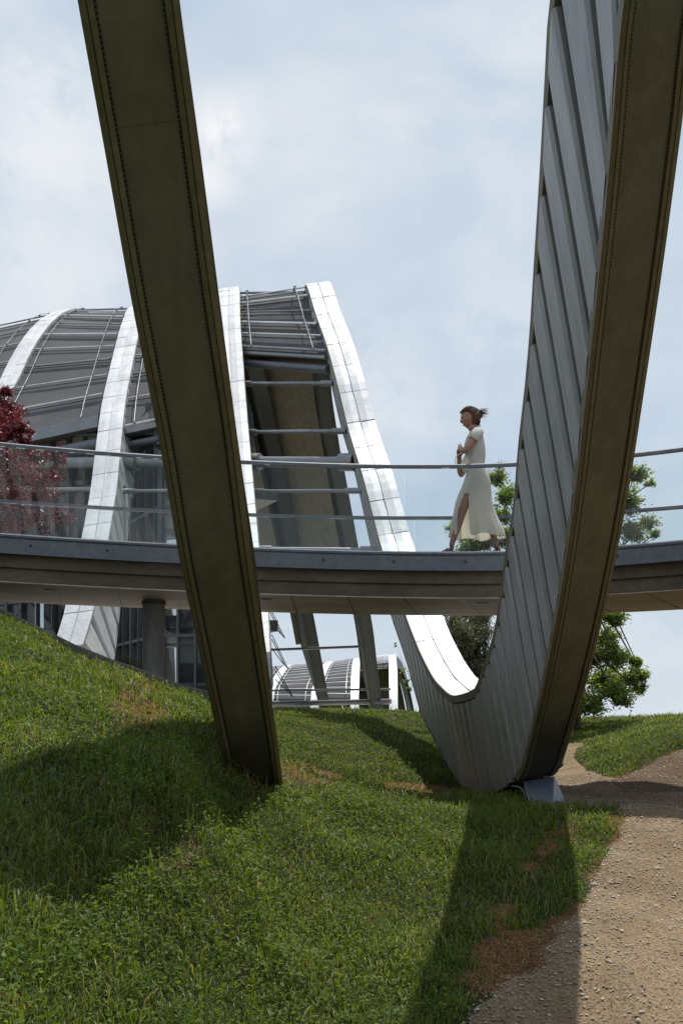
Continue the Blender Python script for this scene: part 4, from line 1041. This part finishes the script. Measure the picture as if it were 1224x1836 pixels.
    for j in range(15):
        b = -.62+(math.pi/2+.62)*j/14; row = []
        for i in range(40):
            a = 2*math.pi*i/40-math.pi
            x = math.cos(b)*math.cos(a); lim = .30+.50*max(0, math.cos(a))**.7 if math.cos(a) > -.05 else -.62
            bb_ = max(b, lim) if math.cos(a) > -.05 else b
            p = shape(a, bb_)*1.0; nn = p.normalized(); p = p+nn*(.016+.004*math.sin(a*17+b*5)) if b > lim+.02 or math.cos(a) <= -.05 else p+nn*.006
            row.append(place(p))
        rows.append(row)
    mb.grid(rows, True, True); ell(mb, (-.088,0,.040), .040, .042, .044, 14, 9); ell(mb, (-.112,0,.005), .032, .034, .036, 12, 8); ell(mb, (-.085,0,-.04), .030, .042, .045, 12, 8)
    rs = random.Random(5)
    for k in range(90):
        s0 = rs.uniform(-1, 1); a0 = s0*1.9; pts = []
        for t in np.linspace(0, 1, 7):
            a = a0+(math.pi*(1 if a0 > 0 else -1)-a0)*t*.92; b = .62+rs.uniform(-.03,.03)+.45*math.sin(math.pi*t)*(1-abs(s0)*.6)-.15*t-.5*max(0, abs(a0)-1.2)*(1-t); p = shape(a, b); pts.append(place(p+p.normalized()*(.019+.004*math.sin(k+t*3))))
        mb.tube(pts, [.0045]*6+[.002], 4)
    for k in range(46):
        st_ = Vector((-.10+rs.uniform(-.02,.02), rs.uniform(-.03,.03), .03+rs.uniform(-.03,.035))); L = rs.uniform(.05,.12); up_ = rs.uniform(-.01,.05)
        a = place(st_); mb.tube([a, a+Vector((L*.5, rs.uniform(-.01,.01), up_*.7)), a+Vector((L, rs.uniform(-.02,.02), up_+rs.uniform(-.02,.01)))], [.0035,.0025,.001], 4)
    for k in range(26):
        st_ = Vector((-.075+rs.uniform(-.02,.02), rs.uniform(-.05,.05), -.03)); a = place(st_); L = rs.uniform(.05,.10)
        mb.tube([a, a+Vector((.012,0,-L*.5)), a+Vector((.005+rs.uniform(-.01,.02), 0, -L))], [.004,.003,.001], 4)
    for k in range(8):
        a = place(Vector((.07, rs.uniform(-.04,.04), .085))); mb.tube([a, a+Vector((-.018,0,-.012)), a+Vector((-.022,0,-.03))], [.003,.002,.001], 4)
    addp(mb, 'hair', 'hair')
    # dress: lofted rings (front x, back x, half width, height) with a side slit
    prof = [(368,912,.24,1445),(378,896,.228,1380),(388,862,.215,1310),(398,832,.205,1240),(412,805,.198,1170),(425,792,.19,1110),(445,785,.182,1040),(478,782,.175,970),(505,775,.168,900),(522,762,.162,850),(530,742,.152,800),(535,722,.142,750),(530,715,.138,715),(522,716,.145,680),(515,722,.155,620),(512,722,.165,560),(515,716,.172,510),(528,704,.172,460),(548,690,.155,425),(562,672,.115,400),(575,656,.075,382)]
    mb = MB(); nr = 72; rows = []
    for r_i, (fx, bx, hw, cy) in enumerate(prof):
        row = []; low = max(0, (1000-(1607-cy))/1000.); lowf = max(0, (cy-800)/620.)
        for i in range(nr):
            a = 2*math.pi*i/nr; c = math.cos(a); s = math.sin(a)
            mid = (fx+bx)/2; half = (bx-fx)/2
            fold = 1+lowf*.085*math.sin(a*9+cy*.006)+lowf*.06*math.sin(a*19+1+cy*.004)
            fold += (.045*math.sin(a*11+cy*.05) if 640 < cy < 900 else 0)+(.03*math.sin(a*7+cy*.035) if cy < 640 else 0)
            p = q(mid+c*half*fold, cy+(12*math.sin(a*6)+(16 if c > 0 else 0)*c if r_i == 0 else 0), s*hw*fold)
            row.append(p)
        rows.append(row)
    i0 = len(mb.v)
    for r in rows: mb.v += [tuple(p) for p in r]
    for a in range(len(rows)-1):
        for b_ in range(nr):
            ang = 2*math.pi*(b_+.5)/nr; cmid = rows[a][b_]; cx_ = cmid.x/K+640; cy_ = prof[a][3]
            near = math.sin(ang) < 0
            w = (cy_-1105)/320.
            if near and w > -.02 and (452-22*min(1, w*2)) < cx_ < (520+22*max(0, w)): continue
            c2 = (b_+1) % nr; mb.f.append((a*nr+b_, a*nr+c2, (a+1)*nr+c2, (a+1)*nr+b_)); mb.sm.append(True)
    # trailing hem blown backwards on the far side
    mb.v = [tuple(v) for v in mb.v]
    d_ = addp(mb, 'dress', 'dress'); so = d_.modifiers.new('t', 'SOLIDIFY'); so.thickness = .004; ss = d_.modifiers.new('s', 'SUBSURF'); ss.levels = 1; ss.render_levels = 1
    for s, A_, B_ in ((-1, J['shL'][0], J['elL'][0]), (1, J['shR'][0], J['elR'][0])):
        mb = MB(); c = A_.lerp(B_, .42); i_ = A_+Vector((0, -s*.06, .01))
        mb.tube([i_, A_+Vector((0,0,.0)), A_.lerp(B_, .2), c], [.060, .066, .062, .062], 18, False); sl = addp(mb, 'sleeve', 'dress'); so = sl.modifiers.new('t', 'SOLIDIFY'); so.thickness = .004
    # white bag held at the waist, its strap hanging in front
    bag = MB(); rows = []
    for j in range(9):
        t = j/8; r = math.sin(math.pi*(.12+.76*t)); c = q(525-8*t, 800-150*t, -.03)
        rows.append([c+Vector((math.cos(2*math.pi*i/16)*.055*r-.005*math.sin(5*t), math.sin(2*math.pi*i/16)*.10*r, 0)) for i in range(16)])
    bag.grid(rows, True, True); bo = empty('handbag', base); tag(bo, 'soft white bag hugged under the folded arms of the woman', 'bag')
    me = bpy.data.meshes.new('pouch'); me.from_pydata(bag.v, [], bag.f); me.polygons.foreach_set('use_smooth', np.ones(len(me.polygons), bool)); me.materials.append(M['dress']); po = bpy.data.objects.new('pouch', me); COL.objects.link(po); po.parent = bo
    mb = MB(); mb.tube([q(480,605,-.02), q(435,640,-.05), q(415,680,-.06), q(420,735,-.06), q(445,755,-.05), q(490,740,-.03)], .006, 6)
    me = bpy.data.meshes.new('strap'); me.from_pydata(mb.v, [], mb.f); me.materials.append(M['dress']); po = bpy.data.objects.new('strap', me); COL.objects.link(po); po.parent = bo
    # sandals
    for hk, bk, tk in (('heL','baL','toL'), ('heR','baR','toR')):
        mb = MB(); H_, Bq, Tq = J[hk][0], J[bk][0], J[tk][0]; pts = [(H_+Vector((.035,0,0)), .022), (H_, .030), (H_.lerp(Bq,.5), .027), (Bq, .036), (Tq+Vector((-.01,0,0)), .022)]
        zb = .002; rows = []
        for p_, w_ in pts: rows.append([Vector((p_.x, p_.y-w_, zb)), Vector((p_.x, p_.y+w_, zb)), Vector((p_.x, p_.y+w_, zb+.014)), Vector((p_.x, p_.y-w_, zb+.014))])
        mb.sweep(rows)
        for c, r in ((Bq+Vector((.01,0,0)), .033), (H_.lerp(J['an'+hk[-1]][0], .45), .036)):
            ring = [Vector((c.x+(.012 if c is not Bq else 0)*math.cos(t), c.y+r*math.cos(t), c.z+r*math.sin(t)*.9)) for t in np.linspace(0, 2*math.pi, 14)]; mb.tube(ring, .006, 5, False)
        addp(mb, 'sandal', 'sandal')
person()

# ------------------------------------------------------------------ camera, sun, sky
cam = bpy.data.cameras.new('camera'); co = bpy.data.objects.new('camera', cam); COL.objects.link(co); S.camera = co
co.location = (0, 0, EYE); co.rotation_euler = (R(90), 0, 0)
cam.sensor_fit = 'HORIZONTAL'; cam.sensor_width = 36; cam.lens = 36*F/1224; cam.shift_y = (HY-918)/1224; cam.clip_end = 5000; cam.clip_start = .1
SX, SY = .19, .36
sv = Vector((SX, SY, 1)).normalized()
sun = bpy.data.lights.new('sun', 'SUN'); sun.energy = 4.6; sun.angle = R(.55); sun.color = (1, .955, .88)
so = bpy.data.objects.new('sun', sun); COL.objects.link(so); so.rotation_euler = sv.to_track_quat('Z', 'Y').to_euler()
w = bpy.data.worlds.new('World'); S.world = w; w.use_nodes = True; nt = w.node_tree
bg = nt.nodes['Background']; bg.inputs[1].default_value = .1
sky = nt.nodes.new('ShaderNodeTexSky'); sky.sky_type = 'NISHITA'; sky.sun_disc = False
sky.sun_elevation = math.asin(sv.z); sky.sun_rotation = math.atan2(sv.x, sv.y); sky.dust_density = 2.0; sky.altitude = 500
tc = nt.nodes.new('ShaderNodeTexCoord')
mp = nt.nodes.new('ShaderNodeMapping'); mp.inputs['Scale'].default_value = (1, 1, 1.9); mp.inputs['Location'].default_value = (.3, .1, .55); nt.links.new(tc.outputs['Generated'], mp.inputs[0])
n1 = nt.nodes.new('ShaderNodeTexNoise'); n1.inputs['Scale'].default_value = 3.2; n1.inputs['Detail'].default_value = 9; n1.inputs['Roughness'].default_value = .52; n1.inputs['Distortion'].default_value = .35
nt.links.new(mp.outputs[0], n1.inputs['Vector'])
# soft cumulus patches in fixed parts of the sky
def dirn(px, py): return Vector(((px-CX)/F, 1, (HY-py)/F)).normalized()
blob = None
for (px, py, r, k) in ((400,235,.042,1.0),(375,315,.035,.7),(90,225,.09,.6),(650,720,.12,.35),(60,480,.08,.3),(900,600,.09,.25)):
    vd = N(nt, 'ShaderNodeVectorMath'); vd.operation = 'DISTANCE'; nt.links.new(tc.outputs['Generated'], vd.inputs[0]); vd.inputs[1].default_value = dirn(px, py)
    m_ = nt.nodes.new('ShaderNodeMapRange'); m_.interpolation_type = 'SMOOTHSTEP'; nt.links.new(vd.outputs['Value'], m_.inputs[0]); m_.inputs[1].default_value = r; m_.inputs[2].default_value = 0; m_.inputs[3].default_value = 0; m_.inputs[4].default_value = k
    if blob is None: blob = m_.outputs[0]
    else:
        a_ = nt.nodes.new('ShaderNodeMath'); a_.operation = 'MAXIMUM'; nt.links.new(blob, a_.inputs[0]); nt.links.new(m_.outputs[0], a_.inputs[1]); blob = a_.outputs[0]
n2 = nt.nodes.new('ShaderNodeTexNoise'); n2.inputs['Scale'].default_value = 26; n2.inputs['Detail'].default_value = 8; n2.inputs['Roughness'].default_value = .6; n2.inputs['Distortion'].default_value = .5
nt.links.new(tc.outputs['Generated'], n2.inputs['Vector'])
mm = nt.nodes.new('ShaderNodeMapRange'); nt.links.new(n2.outputs[0], mm.inputs[0]); mm.inputs[1].default_value = .34; mm.inputs[2].default_value = .54
bl = nt.nodes.new('ShaderNodeMath'); bl.operation = 'MULTIPLY'; nt.links.new(blob, bl.inputs[0]); nt.links.new(mm.outputs[0], bl.inputs[1])
# thin overcast veil with brighter cloud in it
cloud = ramp(nt, n1.outputs[0], [(.30,(4.9,6.0,7.3)), (.5,(6.0,6.85,7.75)), (.60,(7.0,7.5,8.1)), (.74,(8.0,8.25,8.5))])
cover = ramp(nt, n1.outputs[0], [(.25,(.80,.80,.80)), (.6,(.97,.97,.97))])
c = mixc(nt, cover, sky.outputs[0], cloud)
c = mixc(nt, bl.outputs[0], c, (8.9,8.95,9.1))
nt.links.new(c, bg.inputs[0])
S.view_settings.view_transform = 'Standard'; S.view_settings.look = 'None'; S.view_settings.exposure = .07; S.view_settings.gamma = 1
S.render.engine = 'CYCLES'; S.cycles.max_bounces = 8; S.cycles.transparent_max_bounces = 16
